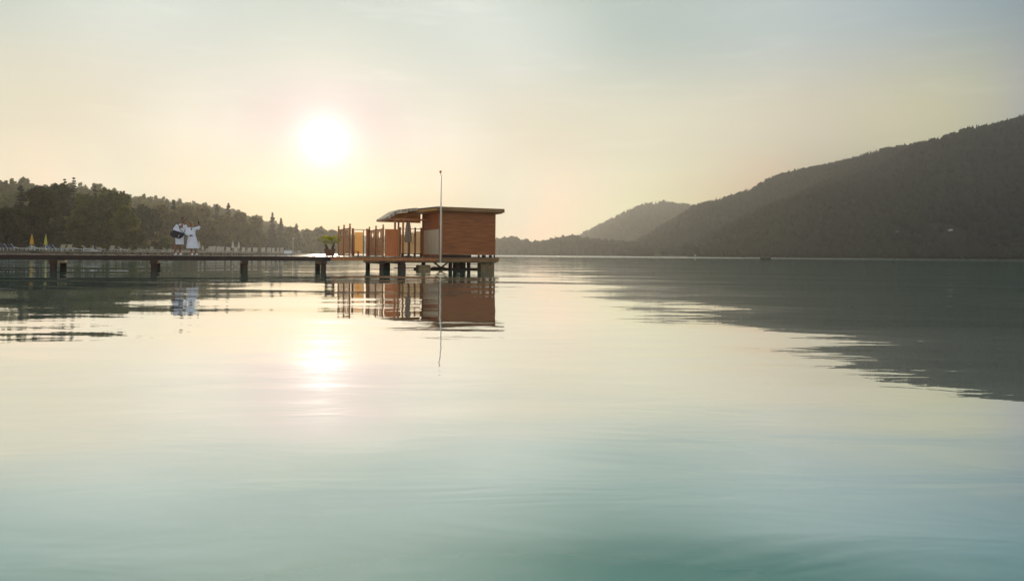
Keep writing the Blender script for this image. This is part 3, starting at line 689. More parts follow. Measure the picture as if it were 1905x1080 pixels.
# platform
P0, P1, PWd = 5.47, 14.85, 4.0
plat = pe('platform', P0, 0, 0, 'wide timber platform on stout piles carrying the hut', 'platform')
mb = MB(); planks(mb, 0, P1-P0, -.04, PWd+.04, DZ); mb.build('deck', wood_deck, plat)
for w in (.0, 1.9, 3.88): MB().box(0, P1-P0, w, w+.12, .50, DZ-.042).build('beam', wood_frame, plat)
MB().box(7.2-P0, 14.75-P0, .14, .30, .41, .565).build('lower_beam', concrete, plat)
for s, r in [(8.16, .13), (9.25, .23)]:
    s -= P0
    MB().box(s-.14, s+.14, -.03, 4.03, .33, .497).build('crossbeam', wood_post, plat)
    for w in (.2, 3.8): MB().lathe([(r,-.8),(r,0),(r*.97,.33)], 12, (s, w, 0)).build('post', wood_post, plat, True)
def block(x0, x1, w, z0, z1): 
    a, b = sx_(x0, w)-P0, sx_(x1, w)-P0
    return bevel(MB().box(a, b, w-.25, w+.35, z0, z1).build('pile_block', concrete, plat), .03)
block(777, 799, .5, -.6, .27); block(892, 917, .4, -.6, .40); block(846, 864, 2.6, -.6, .40); block(805, 826, 3.4, -.6, .12)
for x, w in ((788, .5), (838, .8), (846, 2.6), (860, 1.0), (905, 3.2), (872, 3.4)):
    s = sx_(x, w)-P0; MB().box(s-.09, s+.09, w-.08, w+.08, -.6, .50).build('post', wood_post, plat)
MB().box(sx_(778)-P0, sx_(916)-P0, .78, .90, -.02, .10).build('low_beam', wood_post, plat)
MB().box(sx_(736)-P0, sx_(777)-P0, .3, .36, .10, .15).build('brace', wood_post, plat)
def bar(mb, a, b, r=.035): mb.tube([a, b], r, 6)
for xa, xb in ((812, 826), (838, 824), (866, 872)):
    m_ = MB(); bar(m_, (sx_(xa)-P0, .45, .42), (sx_(xb)-P0, .45, .10), .05 if xa < 850 else .02); m_.build('brace', wood_post, plat)

# ------------------------------------------------------------------ hut
H0, H1, HW = 11.46, 14.65, 3.62
hut = pe('bathing_hut', H0, .12, 0, 'brown timber bathing hut with a flat roof and open porch at the pier end', 'hut')
L = H1-H0
def boards(mb, u0, u1, z0, z1, axis, at, out, hb=.165, gap=.008):
    z = z0
    while z < z1-.02:
        zt = min(z+hb-gap, z1)
        if axis == 'x': mb.add([(u0,at,z),(u1,at,z),(u1,at-out*.022,z),(u0,at-out*.022,z),(u0,at,zt),(u1,at,zt),(u1,at-out*.006,zt),(u0,at-out*.006,zt)], [(0,3,2,1),(4,5,6,7),(0,1,5,4),(1,2,6,5),(2,3,7,6),(3,0,4,7)])
        else: mb.add([(at,u0,z),(at,u1,z),(at-out*.022,u1,z),(at-out*.022,u0,z),(at,u0,zt),(at,u1,zt),(at-out*.006,u1,zt),(at-out*.006,u0,zt)], [(0,3,2,1),(4,5,6,7),(0,1,5,4),(1,2,6,5),(2,3,7,6),(3,0,4,7)])
        z += hb
ZB, ZT = .89, 3.27
mb = MB(); mb.box(.05, L, .0, .06, ZB, ZT); boards(mb, .05, L, ZB, ZT, 'x', -.003, 1); mb.build('front_wall', wood_wall, hut)
mb = MB(); mb.box(L-.06, L, .063, HW, ZB, ZT); boards(mb, .0, HW, ZB, ZT, 'y', L+.003, -1); mb.build('side_wall', wood_wall, hut)
MB().box(.05, L-.063, HW-.06, HW, ZB, ZT).build('back_wall', wood_wall, hut)
# left side: corner post, white sliding screen with wood panel above
bevel(MB().box(-.08, .047, -.02, .12, DZ+.005, ZT).build('corner_post', wood_frame, hut), .01)
bevel(MB().box(-.08, .06, HW-.12, HW+.03, DZ+.005, ZT).build('corner_post', wood_frame, hut), .01)
MB().box(-.02, .03, .125, HW-.125, 2.36, ZT).build('upper_panel', wood_red, hut)
MB().box(-.035, .035, .125, HW-.125, 2.28, 2.357).build('rail', wood_frame, hut)
d = MB().box(-.015, .02, .42, HW-.13, .86, 2.277).build('sliding_screen', screen_fab, hut)
MB().box(-.03, .04, .125, .417, .86, 2.277).build('door_post', wood_frame, hut)
MB().box(-.03, .04, .125, HW-.125, DZ+.005, .857).build('threshold', wood_frame, hut)
MB().box(-.06, -.022, .25, .33, 2.50, 3.15).build('trim_board', canvas_grey, hut)
# floor frame under the walls, with gaps between short blocks
MB().box(.05, L+.03, -.05, .0, .845, .887).build('sill', fascia_m, hut)
for a, b in ((.15, 1.75), (2.18, 2.26), (2.42, 2.62), (2.86, 3.0), (3.14, 3.19)):
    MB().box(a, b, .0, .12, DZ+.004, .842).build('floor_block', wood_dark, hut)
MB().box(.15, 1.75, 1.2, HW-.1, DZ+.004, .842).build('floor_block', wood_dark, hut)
bevel(MB().box(-.1, L+.10, -.28, -.17, .46, .655).build('front_beam', fascia_m, hut), .01)
# roof
ro = [(11.10-H0, -.38), (14.98-H0, -.38), (14.98-H0, 4.05), (10.60-H0, 4.05), (10.60-H0, 1.9)]
def slab(poly, z0, z1, zt=None):
    m_ = MB(); n_ = len(poly); vs = [(x, y, z0) for x, y in poly]+[(x, y, z1) for x, y in poly]
    m_.add(vs, [tuple(range(n_))[::-1], tuple(range(n_, 2*n_))]+[(i, (i+1) % n_, n_+(i+1) % n_, n_+i) for i in range(n_)]); return m_
sh = slab([(x, y) for x, y in ro], 3.275, 3.40); soff = sh.build('soffit', wood_soffit, hut)
rf = slab([(x+(.04 if x > 1 else -.04), y+(.04 if y > 1 else -.04)) for x, y in ro], 3.403, 3.47).build('roof', rooftop, hut)
MB().box(11.06-H0, 15.03-H0, -.44, -.423, 3.26, 3.465).box(15.023-H0+.0, 15.04-H0, -.42, 4.08, 3.26, 3.465).build('fascia', fascia_m, hut)
MB().box(14.7-H0, 14.93-H0, -.36, 4.0, 3.20, 3.272).build('rafter', fascia_m, hut)
# porch roof: bent profile falling to the left
wa, wb = 1.9, 4.05
prof = [(8.72, 2.80), (9.48, 3.30), (10.596, 3.45)]
def porch(dz0, dz1, w0, w1, nm, m, par, inset=0):
    mb = MB(); k = len(prof)
    vs = [(s-H0, w0, z+dz0) for s, z in prof]+[(s-H0, w0, z+dz1) for s, z in prof]+[(s-H0, w1, z+dz0-.0) for s, z in prof]+[(s-H0, w1, z+dz1) for s, z in prof]
    fs = []
    for i in range(k-1): fs += [(i, i+1, k+i+1, k+i), (2*k+i+1, 2*k+i, 3*k+i, 3*k+i+1), (k+i, k+i+1, 3*k+i+1, 3*k+i), (i+1, i, 2*k+i, 2*k+i+1)]
    fs += [(0, k, 3*k, 2*k), (k-1, 3*k-1, 4*k-1, 2*k-1)]
    mb.add(vs, fs); return mb.build(nm, m, par)
porch(-.06, 0, wa, wb, 'porch_soffit', wood_soffit, hut)
porch(.003, .07, wa-.03, wb, 'porch_roof', shingle, hut)
porch(-.10, .065, wa-.075, wa-.033, 'porch_fascia', shingle, hut)
mb = MB(); mb.add([(8.74-H0, wb-.08, 2.80),(10.59-H0, wb-.08, 2.80),(10.59-H0, wb-.08, 3.38),(9.48-H0, wb-.08, 3.235),(8.74-H0, wb-.08, 2.745)] , [(0,1,2,3)])
mb = MB()
q = [(8.80-H0, 2.745), (10.59-H0, 2.745), (10.59-H0, 3.375), (9.48-H0, 3.225)]
mb.add([(x, wb-.09, z) for x, z in q]+[(x, wb-.04, z) for x, z in q], [(0,1,2,3),(7,6,5,4),(0,4,5,1),(1,5,6,2),(2,6,7,3),(3,7,4,0)]); mb.build('gable_board', wood_soffit, hut)
MB().box(10.596-H0, H0-H0-.083, wb-.09, wb-.04, 2.745, 3.27).build('lintel', wood_soffit, hut)
MB().box(8.9-H0, -.083, wa+.02, wa+.12, 2.78, 2.88).build('porch_beam', wood_frame, hut)
def ppost(x, w, z1, wd=.09, par=None, orig=H0, zo=.12, nm='porch_post', m=None):
    s = sx_(x, w)-orig; return bevel(MB().box(s-wd/2, s+wd/2, w-wd/2-zo, w+wd/2-zo, DZ+.004, z1).build(nm, m or wood_frame, par), .008)
ppost(734.5, 2.1, 2.777, .10, hut); ppost(749.6, 2.1, 2.777, .10, hut)
ppost(741, 3.9, 2.74, .09, hut)

# wind screen at the back of the porch
SW = 3.75
ws = pe('wind_screen', sx_(743, SW), SW, DZ, 'pale canvas wind screen between brown posts under the porch', 'wind screen'); o0 = sx_(743, SW)
xs = [744, 761, 772, 783]
for x in xs:
    s = sx_(x, SW)-o0; bevel(MB().box(s-.045, s+.045, -.045, .045, .004, 1.74).build('post', wood_frame, ws), .008)
for a, b, zt in ((744, 761, 1.30), (761, 772, 1.42), (772, 783, 1.50)):
    sa, sb = sx_(a, SW)-o0+.05, sx_(b, SW)-o0-.05
    MB().box(sa, sb, -.008, .008, .14, zt).build('canvas_panel', canvas, ws)
MB().tube([(0,0,1.66),(sx_(783, SW)-o0, 0, 1.66)], .018, 8).tube([(0,0,1.38),(sx_(783, SW)-o0, 0, 1.50)], .012, 8).build('rail', steel, ws)
MB().tube([(sx_(766, SW)-o0, -.03, .75), (sx_(769, SW)-o0, -.03, 1.1), (sx_(770.5, SW)-o0, -.03, 1.42)], .008, 6).build('cord', wood_dark, ws)

# folded parasol under the porch
e = pe('folded_parasol', sx_(759, 3.0), 3.0, DZ, 'large folded grey parasol standing under the hut porch', 'parasol')
MB().tube([(0,0,.05),(0,0,2.14)], .025, 8).build('pole', steel, e)
m_ = MB(); pr = [(.17, .85), (.20, 1.0), (.17, 1.4), (.13, 1.8), (.08, 2.05), (.03, 2.18)]
for r, z in pr:
    for k in range(16):
        t = 2*math.pi*k/16; r2 = r*(1+.18*(k % 2)-.09); m_.v.append((r2*math.cos(t), r2*math.sin(t), z))
for i in range(len(pr)-1):
    for k in range(16): m_.f.append((i*16+k, i*16+(k+1) % 16, (i+1)*16+(k+1) % 16, (i+1)*16+k))
m_.build('canopy', canvas_grey, e); MB().lathe([(.25,.0),(.25,.05),(.05,.09)], 16).build('base', concrete, e)

# loungers on the platform behind the rail (their low feet show)
for i, (x, w, lab) in enumerate([(754, 1.6, 'low wooden stool on the porch deck near the folded grey parasol'), (777, 1.5, 'low wooden stool on the porch deck beside the hut screen')]):
    e = pe('stool', sx_(x, w), w, DZ, lab, 'stool', 'low stools on the porch')
    bevel(MB().box(-.22, .22, -.16, .16, .15, .19).build('seat', wood_dark, e), .01)
    for a in (-.18, .18):
        for b in (-.12, .12): MB().box(a-.02, a+.02, b-.02, b+.02, .004, .148).build('leg', wood_dark, e)

# louvred screens across the platform
def finial_post(par, y, h, nm='post', x=0.0, wd=.085):
    bevel(MB().box(x-wd/2, x+wd/2, y-wd/2, y+wd/2, .004, h-.10).build(nm, wood_frame, par), .008)
    m_ = MB(); m_.box(x-wd*.62, x+wd*.62, y-wd*.62, y+wd*.62, h-.097, h-.07); m_.lathe([(.02,-.07),(.02,-.045),(.045,-.02),(.052,.01),(.04,.045),(.005,.06)], 12, (x, y, h)); m_.build('finial', wood_frame, par, False)
def louvre(x, label, hw=3.55):
    s = sx_(x); e = pe('louvred_screen', s, .06, DZ, label, 'screen', 'louvred wooden screens with oval openings')
    hp = 1.62
    for y in (0, hw/2, hw): finial_post(e, y, hp+.04)
    for y0 in (.05, hw/2+.05):
        y1 = y0+hw/2-.10; MB().box(-.02, .02, y0, y1, .06, .12).build('rail', wood_frame, e); MB().box(-.02, .02, y0, y1, 1.44, 1.50).build('rail', wood_frame, e)
        m_ = MB(); z = .125; cy, cz, ry, rz_ = (y0+y1)/2, 1.19, .30, .20; hb = .045; 
        while z < 1.43:
            zm = z+hb*.5; segs = [(y0, y1)]
            if abs(zm-cz) < rz_:
                k = ry*math.sqrt(1-((zm-cz)/rz_)**2); segs = [(y0, cy-k), (cy+k, y1)]
            for a, b in segs:
                m_.add([(-.028,a,z),(-.028,b,z),(-.018,b,z),(-.018,a,z),(.012,a,z+hb),(.012,b,z+hb),(.022,b,z+hb),(.022,a,z+hb)], [(0,1,2,3),(4,7,6,5),(0,4,5,1),(2,6,7,3),(1,5,6,2),(0,3,7,4)])
            z += hb
        m_.build('slats', wood_louver, e)
        ring = MB(); pts = [(0, cy+ry*math.cos(t), cz+rz_*math.sin(t)) for t in np.linspace(0, 2*math.pi, 25)]; ring.tube(pts, .022, 6, False); ring.build('oval_rim', wood_frame, e)
    return e
louvre(651, 'louvred wooden screen with two oval openings, nearer the potted palms')
louvre(713, 'louvred wooden screen with two oval openings, beside the plain red brown panel')
# plain panel facing the lake
s0 = sx_(713)+.10; s1 = sx_(741.5)
e = pe('privacy_panel', s0, .06, DZ, 'plain red brown wooden panel between the second louvred screen and the porch', 'screen')
bevel(MB().box(.0, s1-s0-.05, -.02, .02, .03, 1.48).build('panel', wood_red, e), .005)
finial_post(e, 0, 1.62, x=s1-s0)
# frosted panel with tube frame
o0 = sx_(656, 3.5)
e = pe('frosted_screen', o0, 3.5, DZ, 'frosted amber panel in a tube frame between the two louvred screens', 'screen')
wdt = sx_(683, 3.5)-o0
for s in (0, wdt): bevel(MB().box(s-.06, s+.06, -.06, .06, .004, 1.60).build('post', wood_frame, e), .008)
MB().tube([(.06,0,1.53),(wdt-.06,0,1.53)], .02, 8).tube([(.1,0,.2),(.1,0,1.42)], .012, 8).tube([(wdt-.22,0,.02),(wdt-.22,0,1.50)], .03, 8).build('rail', steel, e)
MB().box(.12, wdt-.26, -.006, .006, .15, 1.38).build('glass', frosted, e)
e = pe('stool', sx_(662, 2.2), 2.2, DZ, 'small wooden stool beside the frosted amber panel', 'stool')
bevel(MB().box(-.16, .16, -.16, .16, .26, .30).build('seat', wood_frame, e), .01)
for a in (-.13, .13):
    for b in (-.13, .13): MB().box(a-.02, a+.02, b-.02, b+.02, .004, .258).build('leg', wood_frame, e)

# flag pole at the corner of the hut platform
e = pe('flag_pole', sx_(819.5, -.5), -.5, .42, 'tall thin pale pole with an orange lamp on top, in front of the hut', 'pole')
H_ = wz(819.5, 327, pw(sx_(819.5, -.5), -.5, 0)[1])-.42
MB().tube([(0,0,0),(0,0,H_*.6),(0,0,H_)], [.048,.042,.030], 10).build('shaft', pole_paint, e, True)
MB().tube([(0,0,H_),(-.04,0,H_+.04),(-.04,0,H_+.17)], .014, 8).build('bracket', steel, e)
MB().lathe([(.02,.15),(.06,.17),(.065,.22),(.05,.26),(.015,.28)], 12, (-.04, 0, H_)).build('lamp', lamp_orange, e, True)
MB().box(-.05, .05, .02, .26, .1, .16).build('clamp', steel, e)

# potted palms
e = pe('potted_palm', sx_(613.5, .35), .35, DZ, 'brown planter with two small fan palms on the pier', 'potted plant')
mb = MB(); mb.lathe([(.20,.004),(.22,.03),(.285,.33),(.31,.335),(.31,.375),(.27,.375),(.26,.34),(.02,.34)], 20); mb.build('pot', pot_m, e, False)
pal = np.random.default_rng(5)
for sx, tx in ((-.16, -.22), (.16, .2)):
    st = MB().tube([(sx*.9,0,.33),(sx*.95,0,.45),(tx,0,.62)], [.085,.07,.045], 10).build('stem', palm_bark, e)
    top = Vector((tx, 0, .60)); m_ = MB()
    for k in range(15):
        a = k*2.4+sx*9; el = R(78-64*(k/15)); Ls = .30+.10*pal.random(); d = Vector((math.cos(a)*math.cos(el), math.sin(a)*math.cos(el), math.sin(el)))
        tip = top+d*Ls; m_.tube([top, top+d*Ls*.5+Vector((0,0,.02)), tip], [.008,.006,.004], 4)
        side = d.cross(Vector((0,0,1))).normalized(); up = side.cross(d).normalized()
        for j in range(11):
            ph = R(-75+15*j); dd = (d*math.cos(ph)+side*math.sin(ph)).normalized(); fl = .26*(1-.25*abs(ph)/1.3)
            p1 = tip+dd*fl*.55+up*.01; p2 = tip+dd*fl-Vector((0,0,.07+.03*pal.random())); pr_ = dd.cross(up).normalized()*.014
            m_.add([tip, p1+pr_, p2, p1-pr_], [(0,1,2,3)])
    m_.build('fronds', palm_leaf, st)

# ------------------------------------------------------------------ people
def capsule(mb, a, b, ra, rb, n=10):
    a, b = Vector(a), Vector(b); d = (b-a); Ld = d.length
    if Ld < 1e-5: mb.ball(a, ra, 8); return
    d.normalize(); mb.tube([a-d*ra*.7, a-d*ra*.35, a, b, b+d*rb*.35, b+d*rb*.7], [ra*.55, ra*.9, ra, rb, rb*.9, rb*.55], n)
def chain(mb, pts, rad):
    for i in range(len(pts)-1): capsule(mb, pts[i], pts[i+1], rad[i], rad[i+1])
def remesh(o, vox, sm=True):
    md = o.modifiers.new('remesh', 'REMESH'); md.mode = 'VOXEL'; md.voxel_size = vox; md.use_smooth_shade = sm
    dg = bpy.context.evaluated_depsgraph_get(); me = bpy.data.meshes.new_from_object(o.evaluated_get(dg)); me.materials.clear(); me.materials.append(o.data.materials[0])
    o.modifiers.clear(); o.data = me; return o
def hand(mb, wrist, d, nrm_, curl=.5, side=1):
    """palm along d, five fingers curling towards nrm_"""
    w = Vector(wrist); d = Vector(d).normalized(); nv = Vector(nrm_); nv = (nv-d*nv.dot(d)).normalized(); s = d.cross(nv)*side
    for k in (-1, 0, 1): capsule(mb, w+s*.018*k, w+d*.085+s*.024*k, .018, .016)
    for k, Lf in zip((-1.5, -.5, .5, 1.5), (.075, .085, .080, .062)):
        b = w+d*.085+s*.019*k; a1 = curl*.8; p1 = b+(d*math.cos(a1)+nv*math.sin(a1))*Lf*.5; a2 = curl*2.0
        p2 = p1+(d*math.cos(a2)+nv*math.sin(a2))*Lf*.5; capsule(mb, b, p1, .010, .009); capsule(mb, p1, p2, .009, .008)
    b = w+d*.02-s*.03; p1 = b+(d*.6-s*.8)*.04; p2 = p1+(d*.8-s*.2+nv*.5)*.035; capsule(mb, b, p1, .013, .011); capsule(mb, p1, p2, .011, .009)
def head(mb, c, fwd, k=1.0):
    c = Vector(c); f = Vector(fwd).normalized(); s = f.cross(Vector((0,0,1))).normalized(); up = s.cross(f)
    Mh = Matrix((( s.x, f.x, up.x, c.x), (s.y, f.y, up.y, c.y), (s.z, f.z, up.z, c.z), (0,0,0,1)))
    def eb(x, y, z, rx, ry, rz_):
        n_ = 12; prof = [(max(math.sin(math.pi*i/n_), 1e-3), -math.cos(math.pi*i/n_)) for i in range(n_+1)]
        b = len(mb.v)
        for r, zz in prof:
            for q_ in range(14):
                t = 2*math.pi*q_/14; mb.v.append(tuple(Mh @ Vector(((x+rx*r*math.cos(t))*k, (y+ry*r*math.sin(t))*k, (z+rz_*zz)*k))))
        for i in range(n_):
            for q_ in range(14): mb.f.append((b+i*14+q_, b+i*14+(q_+1) % 14, b+(i+1)*14+(q_+1) % 14, b+(i+1)*14+q_))
        mb.f.append(tuple(b+q_ for q_ in range(14))[::-1]); mb.f.append(tuple(b+n_*14+q_ for q_ in range(14)))
    eb(0, -.01, .03, .076, .095, .090); eb(0, .015, -.04, .060, .072, .075); eb(0, .045, -.085, .032, .035, .030)
    eb(0, .095, -.012, .012, .020, .026); eb(0, .083, -.055, .026, .012, .010); eb(0, .082, .028, .055, .014, .011)
    for q_ in (-1, 1): eb(q_*.077, -.01, -.01, .010, .020, .030); eb(q_*.030, .080, .008, .012, .010, .008)
    return Mh
def loft(mb, rings, n=22, fold=0.0, seed=0):
    """rings (cx, cy, z, rx, ry)"""
    b = len(mb.v)
    for i, (cx, cy, z, rx, ry) in enumerate(rings):
        for k in range(n):
            t = 2*math.pi*k/n; fo = 1+fold*(i/len(rings))*math.sin(5*t+seed+i*.25)+fold*.5*math.sin(9*t+seed)*(i/len(rings))
            mb.v.append((cx+rx*fo*math.cos(t), cy+ry*fo*math.sin(t), z))
    for i in range(len(rings)-1):
        for k in range(n): mb.f.append((b+i*n+k, b+(i+1)*n+k, b+(i+1)*n+(k+1) % n, b+i*n+(k+1) % n))
    mb.f.append(tuple(b+k for k in range(n))); mb.f.append(tuple(b+(len(rings)-1)*n+k for k in range(n))[::-1])
VIEW = R(25.7)           # people face the camera side: local -y points to the camera
def person(x, w, label):
    s = sx_(x, w); P = pw(s, w, DZ+.005); return empty('person', P, VIEW, label, 'person', None)
# man
man = person(333.5, 1.0, 'man in a white bathrobe and slippers with a dark shoulder bag')
mb = MB(); hc = (.15, -.02, 1.70)
chain(mb, [(-.02,0,.90),(.03,0,1.15),(.06,0,1.38)], [.13,.12,.15]); chain(mb, [(.06,0,1.38),(.10,0,1.52),(.14,-.01,1.64)], [.12,.062,.058])
chain(mb, [(-.11,0,1.42),(.22,0,1.42)], [.075,.075])
for a, kx, an in (((-.10,0,.88), (-.15,-.02,.48), (-.20,.02,.09)), ((.05,0,.88), (.05,-.05,.48), (.02,0,.09))):
    chain(mb, [a, kx, an], [.088,.058,.040]); capsule(mb, Vector(kx)+Vector((-.01,.02,-.12)), Vector(kx)+Vector((-.02,.02,-.25)), .052, .045)
    capsule(mb, Vector(an)+Vector((0,.03,-.04)), Vector(an)+Vector((.05,-.15,-.055)), .036, .028)
chain(mb, [(-.14,0,1.42),(-.24,-.04,1.16),(-.04,-.20,1.08)], [.055,.043,.030]); hand(mb, (-.04,-.20,1.08), (1,-.15,-.05), (0,.9,-.4), .8)
chain(mb, [(.26,0,1.42),(.36,.10,1.18),(.46,.14,1.06)], [.055,.043,.030]); hand(mb, (.46,.14,1.06), (1,.2,-.1), (0,-1,0), .6, -1)
Mh = head(mb, hc, (.75,-.65,.05))
body = mb.build('body', skin_m, man); remesh(body, .009)
mb = MB(); head(mb, (hc[0]-.006, hc[1]+.014, hc[2]+.030), (.75,-.65,.05), 1.0)
hv = [Vector(v) for v in mb.v]; fw = Vector((.75,-.65,0)).normalized(); hcv = Vector(hc)
mb.v = [tuple(hcv+(v-hcv)*1.05 - fw*max(0, (v-hcv).dot(fw))*(.55 if v.z > hc[2]+.055 else 1.3)) for v in hv]
mb.v = [(v[0], v[1], max(v[2], hc[2]-.03)) for v in mb.v]
hr = mb.build('hair', hair_brown, man); remesh(hr, .012)
mb = MB()
loft(mb, [(.075,0,1.52,.075,.07),(.06,0,1.46,.19,.115),(.045,0,1.36,.215,.135),(.02,0,1.18,.195,.15),(.0,0,1.03,.20,.155),(-.005,0,.9,.195,.165),(.0,0,.7,.19,.17),(.005,0,.52,.19,.175)], fold=.05)
chain(mb, [(-.13,0,1.44),(-.25,-.04,1.16),(-.07,-.19,1.085)], [.085,.085,.075]); chain(mb, [(.25,0,1.43),(.36,.10,1.18),(.44,.13,1.08)], [.08,.075,.07])
rb = mb.build('bathrobe', robe_m, man); remesh(rb, .014)
mb = MB(); loft(mb, [(.0,0,1.02,.212,.165),(.0,0,1.065,.212,.165)]); capsule(mb, (.06,-.165,1.04),(.08,-.18,.82), .02,.018); mb.build('belt', robe_m, man)
mb = MB()   # open neck showing skin: a thin V set proud of the robe
mb.add([(.05,-.118,1.50),(.17,-.105,1.50),(.135,-.155,1.27),(.05,-.125,1.50),(.17,-.112,1.50),(.135,-.162,1.27)], [(3,4,5),(0,2,1),(0,3,5,2),(2,5,4,1),(1,4,3,0)]); mb.build('neckline', skin_m, man)
for an in ((-.20,.02), (.02,0)):
    m_ = MB(); a = Vector((an[0], an[1], .0)); M_ = Matrix.Translation(a) @ Matrix.Rotation(R(22), 4, 'Z')
    m_.lathe([(.001,.0),(1,.0),(1.03,.02),(1,.035),(.001,.04)], 14, (0,0,0), M_ @ Matrix.Translation((0,-.06,0)) @ Matrix.Diagonal((.052,.14,1,1)))
    m_.lathe([(1,.035),(.92,.075),(.5,.10),(.001,.105)], 12, (0,0,0), M_ @ Matrix.Translation((0,-.12,0)) @ Matrix.Diagonal((.05,.07,1,1))); m_.build('slipper', white_paint, man)
bag = empty('shoulder_bag', man.matrix_world @ Vector((0,0,0)), 0)
COL.objects.unlink(bag); bpy.data.objects.remove(bag)
Pm = pw(sx_(333.5, 1.0), 1.0, DZ+.005)
bag = empty('shoulder_bag', Pm, VIEW, 'dark grey shoulder bag hanging at the hip of the man in the robe', 'bag')
Mb = Matrix.Translation((-.08,-.24,1.05)) @ Matrix.Rotation(R(-26), 4, 'Y') @ Matrix.Rotation(R(10), 4, 'Z')
Mb = Matrix.Translation((-.11,-.27,1.00)) @ Matrix.Rotation(R(18), 4, 'Y')
m_ = MB(); m_.add([Mb @ Vector(v) for v in ((-.30,-.07,-.10),(-.16,-.085,-.18),(.17,-.085,-.17),(.29,-.06,-.02),(.31,-.045,.15),(-.24,-.06,.15),(-.30,.07,-.10),(-.16,.085,-.18),(.17,.085,-.17),(.29,.06,-.02),(.31,.045,.15),(-.24,.06,.15))], [(0,1,2,3,4,5),(11,10,9,8,7,6),(0,6,7,1),(1,7,8,2),(2,8,9,3),(3,9,10,4),(4,10,11,5),(5,11,6,0)]); b_ = m_.build('body', bag_m, bag); bevel(b_, .035).modifiers[0].segments = 3
m_ = MB(); m_.box(-.20,.26,-.010,.010,.0,.006, Mb @ Matrix.Translation((0,0,.152))); m_.build('zip', phone_m, bag)
m_ = MB(); m_.box(.08,.12,-.098,-.091,-.12,.03, Mb); m_.build('patch', bag_tag, bag)
st1 = Mb @ Vector((-.24,0,.16)); st2 = Mb @ Vector((.26,0,.16))
m_ = MB(); m_.tube([st1,(-.30,-.16,1.30),(-.17,-.12,1.50),(-.11,.0,1.545),(-.03,-.13,1.47),(.02,-.20,1.25),st2], .016, 6); m_.build('strap', bag_m, bag)
# woman
wom = person(356.5, 1.05, 'woman with blond hair in a white bathrobe raising her arm')
mb = MB(); hc = (-.06, -.02, 1.54)
chain(mb, [(.0,0,.85),(-.01,0,1.06),(-.02,0,1.26)], [.13,.105,.13]); chain(mb, [(-.02,0,1.26),(-.03,0,1.38),(-.05,-.01,1.48)], [.10,.052,.050]); chain(mb, [(-.15,0,1.29),(.12,0,1.31)], [.065,.065])
for a, kx, an in (((-.07,0,.82), (-.02,-.03,.46), (-.01,.0,.085)), ((.09,0,.82), (.16,-.03,.46), (.19,.02,.085))):
    chain(mb, [a, kx, an], [.082,.054,.036]); capsule(mb, Vector(kx)+Vector((0,.02,-.12)), Vector(kx)+Vector((0,.02,-.23)), .046, .040)
    capsule(mb, Vector(an)+Vector((0,.03,-.04)), Vector(an)+Vector((.04,-.14,-.052)), .032, .025)
chain(mb, [(.15,0,1.32),(.31,-.06,1.33),(.345,-.10,1.46)], [.048,.038,.027]); hand(mb, (.345,-.10,1.46), (-.15,-.1,1), (-.6,.6,0), 1.0)
chain(mb, [(-.17,0,1.29),(-.25,-.06,1.06),(-.10,-.16,.97)], [.048,.038,.027]); hand(mb, (-.10,-.16,.97), (1,-.1,-.1), (0,1,-.2), .5)
head(mb, hc, (-.35,-.9,.05), .95)
body = mb.build('body', skin_m, wom); remesh(body, .009)
mb = MB(); hcv = Vector(hc); fw = Vector((-.35,-.9,0)).normalized()
mb.ball(hcv+Vector((.02,.03,.035)), .102, 12); chain(mb, [hcv+Vector((.05,.04,.02)), hcv+Vector((.085,.06,-.10)), hcv+Vector((.11,.06,-.24))], [.075,.070,.045]); chain(mb, [hcv+Vector((-.04,.07,.0)), hcv+Vector((-.02,.10,-.22))], [.06,.05])
hr = mb.build('hair', hair_blond, wom); remesh(hr, .012)
mb = MB()
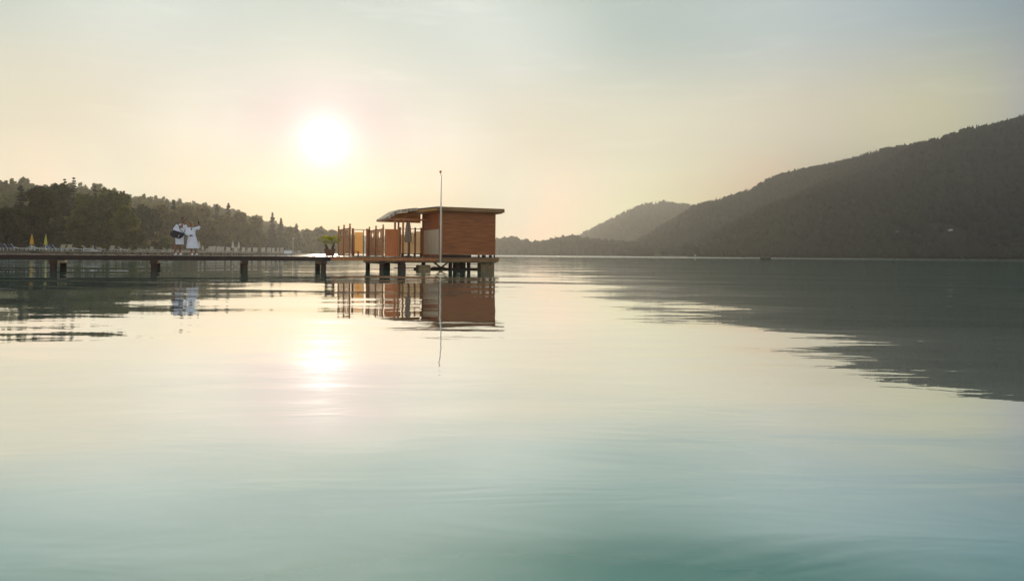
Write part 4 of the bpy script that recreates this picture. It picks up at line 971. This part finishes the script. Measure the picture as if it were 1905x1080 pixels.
loft(mb, [(-.03,0,1.37,.07,.065),(-.02,0,1.32,.17,.11),(-.015,0,1.22,.19,.13),(.0,0,1.08,.165,.135),(.0,0,.98,.165,.135),(.015,0,.85,.20,.16),(.03,0,.65,.235,.185),(.045,0,.45,.27,.20),(.055,0,.33,.295,.21)], fold=.07, seed=2)
chain(mb, [(.13,0,1.31),(.29,-.055,1.335)], [.075,.085]); chain(mb, [(.29,-.055,1.335),(.325,-.085,1.40)], [.07,.062]); chain(mb, [(-.17,0,1.29),(-.25,-.06,1.07),(-.13,-.15,.985)], [.075,.078,.07])
rb = mb.build('bathrobe', robe_m, wom); remesh(rb, .014)
mb = MB(); loft(mb, [(.0,0,.985,.178,.148),(.0,0,1.03,.178,.148)]); capsule(mb, (-.02,-.15,1.0),(-.01,-.185,.72), .018,.016); capsule(mb, (-.03,-.15,1.0),(-.06,-.175,.80), .018,.016); mb.build('belt', robe_m, wom)
mb = MB(); mb.add([(-.06,-.115,1.345),(.03,-.11,1.345),(-.01,-.145,1.19),(-.06,-.122,1.345),(.03,-.117,1.345),(-.01,-.152,1.19)], [(3,4,5),(0,2,1),(0,3,5,2),(2,5,4,1),(1,4,3,0)]); mb.build('neckline', skin_m, wom)
for an in ((-.01,0), (.19,.02)):
    m_ = MB(); M_ = Matrix.Translation((an[0], an[1], 0)) @ Matrix.Rotation(R(18), 4, 'Z')
    m_.lathe([(.001,.0),(1,.0),(1.03,.02),(1,.03),(.001,.035)], 14, (0,0,0), M_ @ Matrix.Translation((0,-.055,0)) @ Matrix.Diagonal((.047,.125,1,1)))
    m_.lathe([(1,.03),(.92,.07),(.5,.092),(.001,.096)], 12, (0,0,0), M_ @ Matrix.Translation((0,-.11,0)) @ Matrix.Diagonal((.045,.065,1,1))); m_.build('slipper', white_paint, wom)
Pw = pw(sx_(356.5, 1.05), 1.05, DZ+.005)
m_ = MB(); Mp = Matrix.Translation((.305,-.125,1.595)) @ Matrix.Rotation(R(40), 4, 'Z') @ Matrix.Rotation(R(-8), 4, 'Y'); m_.box(-.037,.037,-.005,.005,-.075,.075, Mp)
ph = m_.build('phone', phone_m, None, loc=Pw, rz=VIEW); tag(ph, 'dark phone held up by the woman in the robe', 'phone'); bevel(ph, .004)
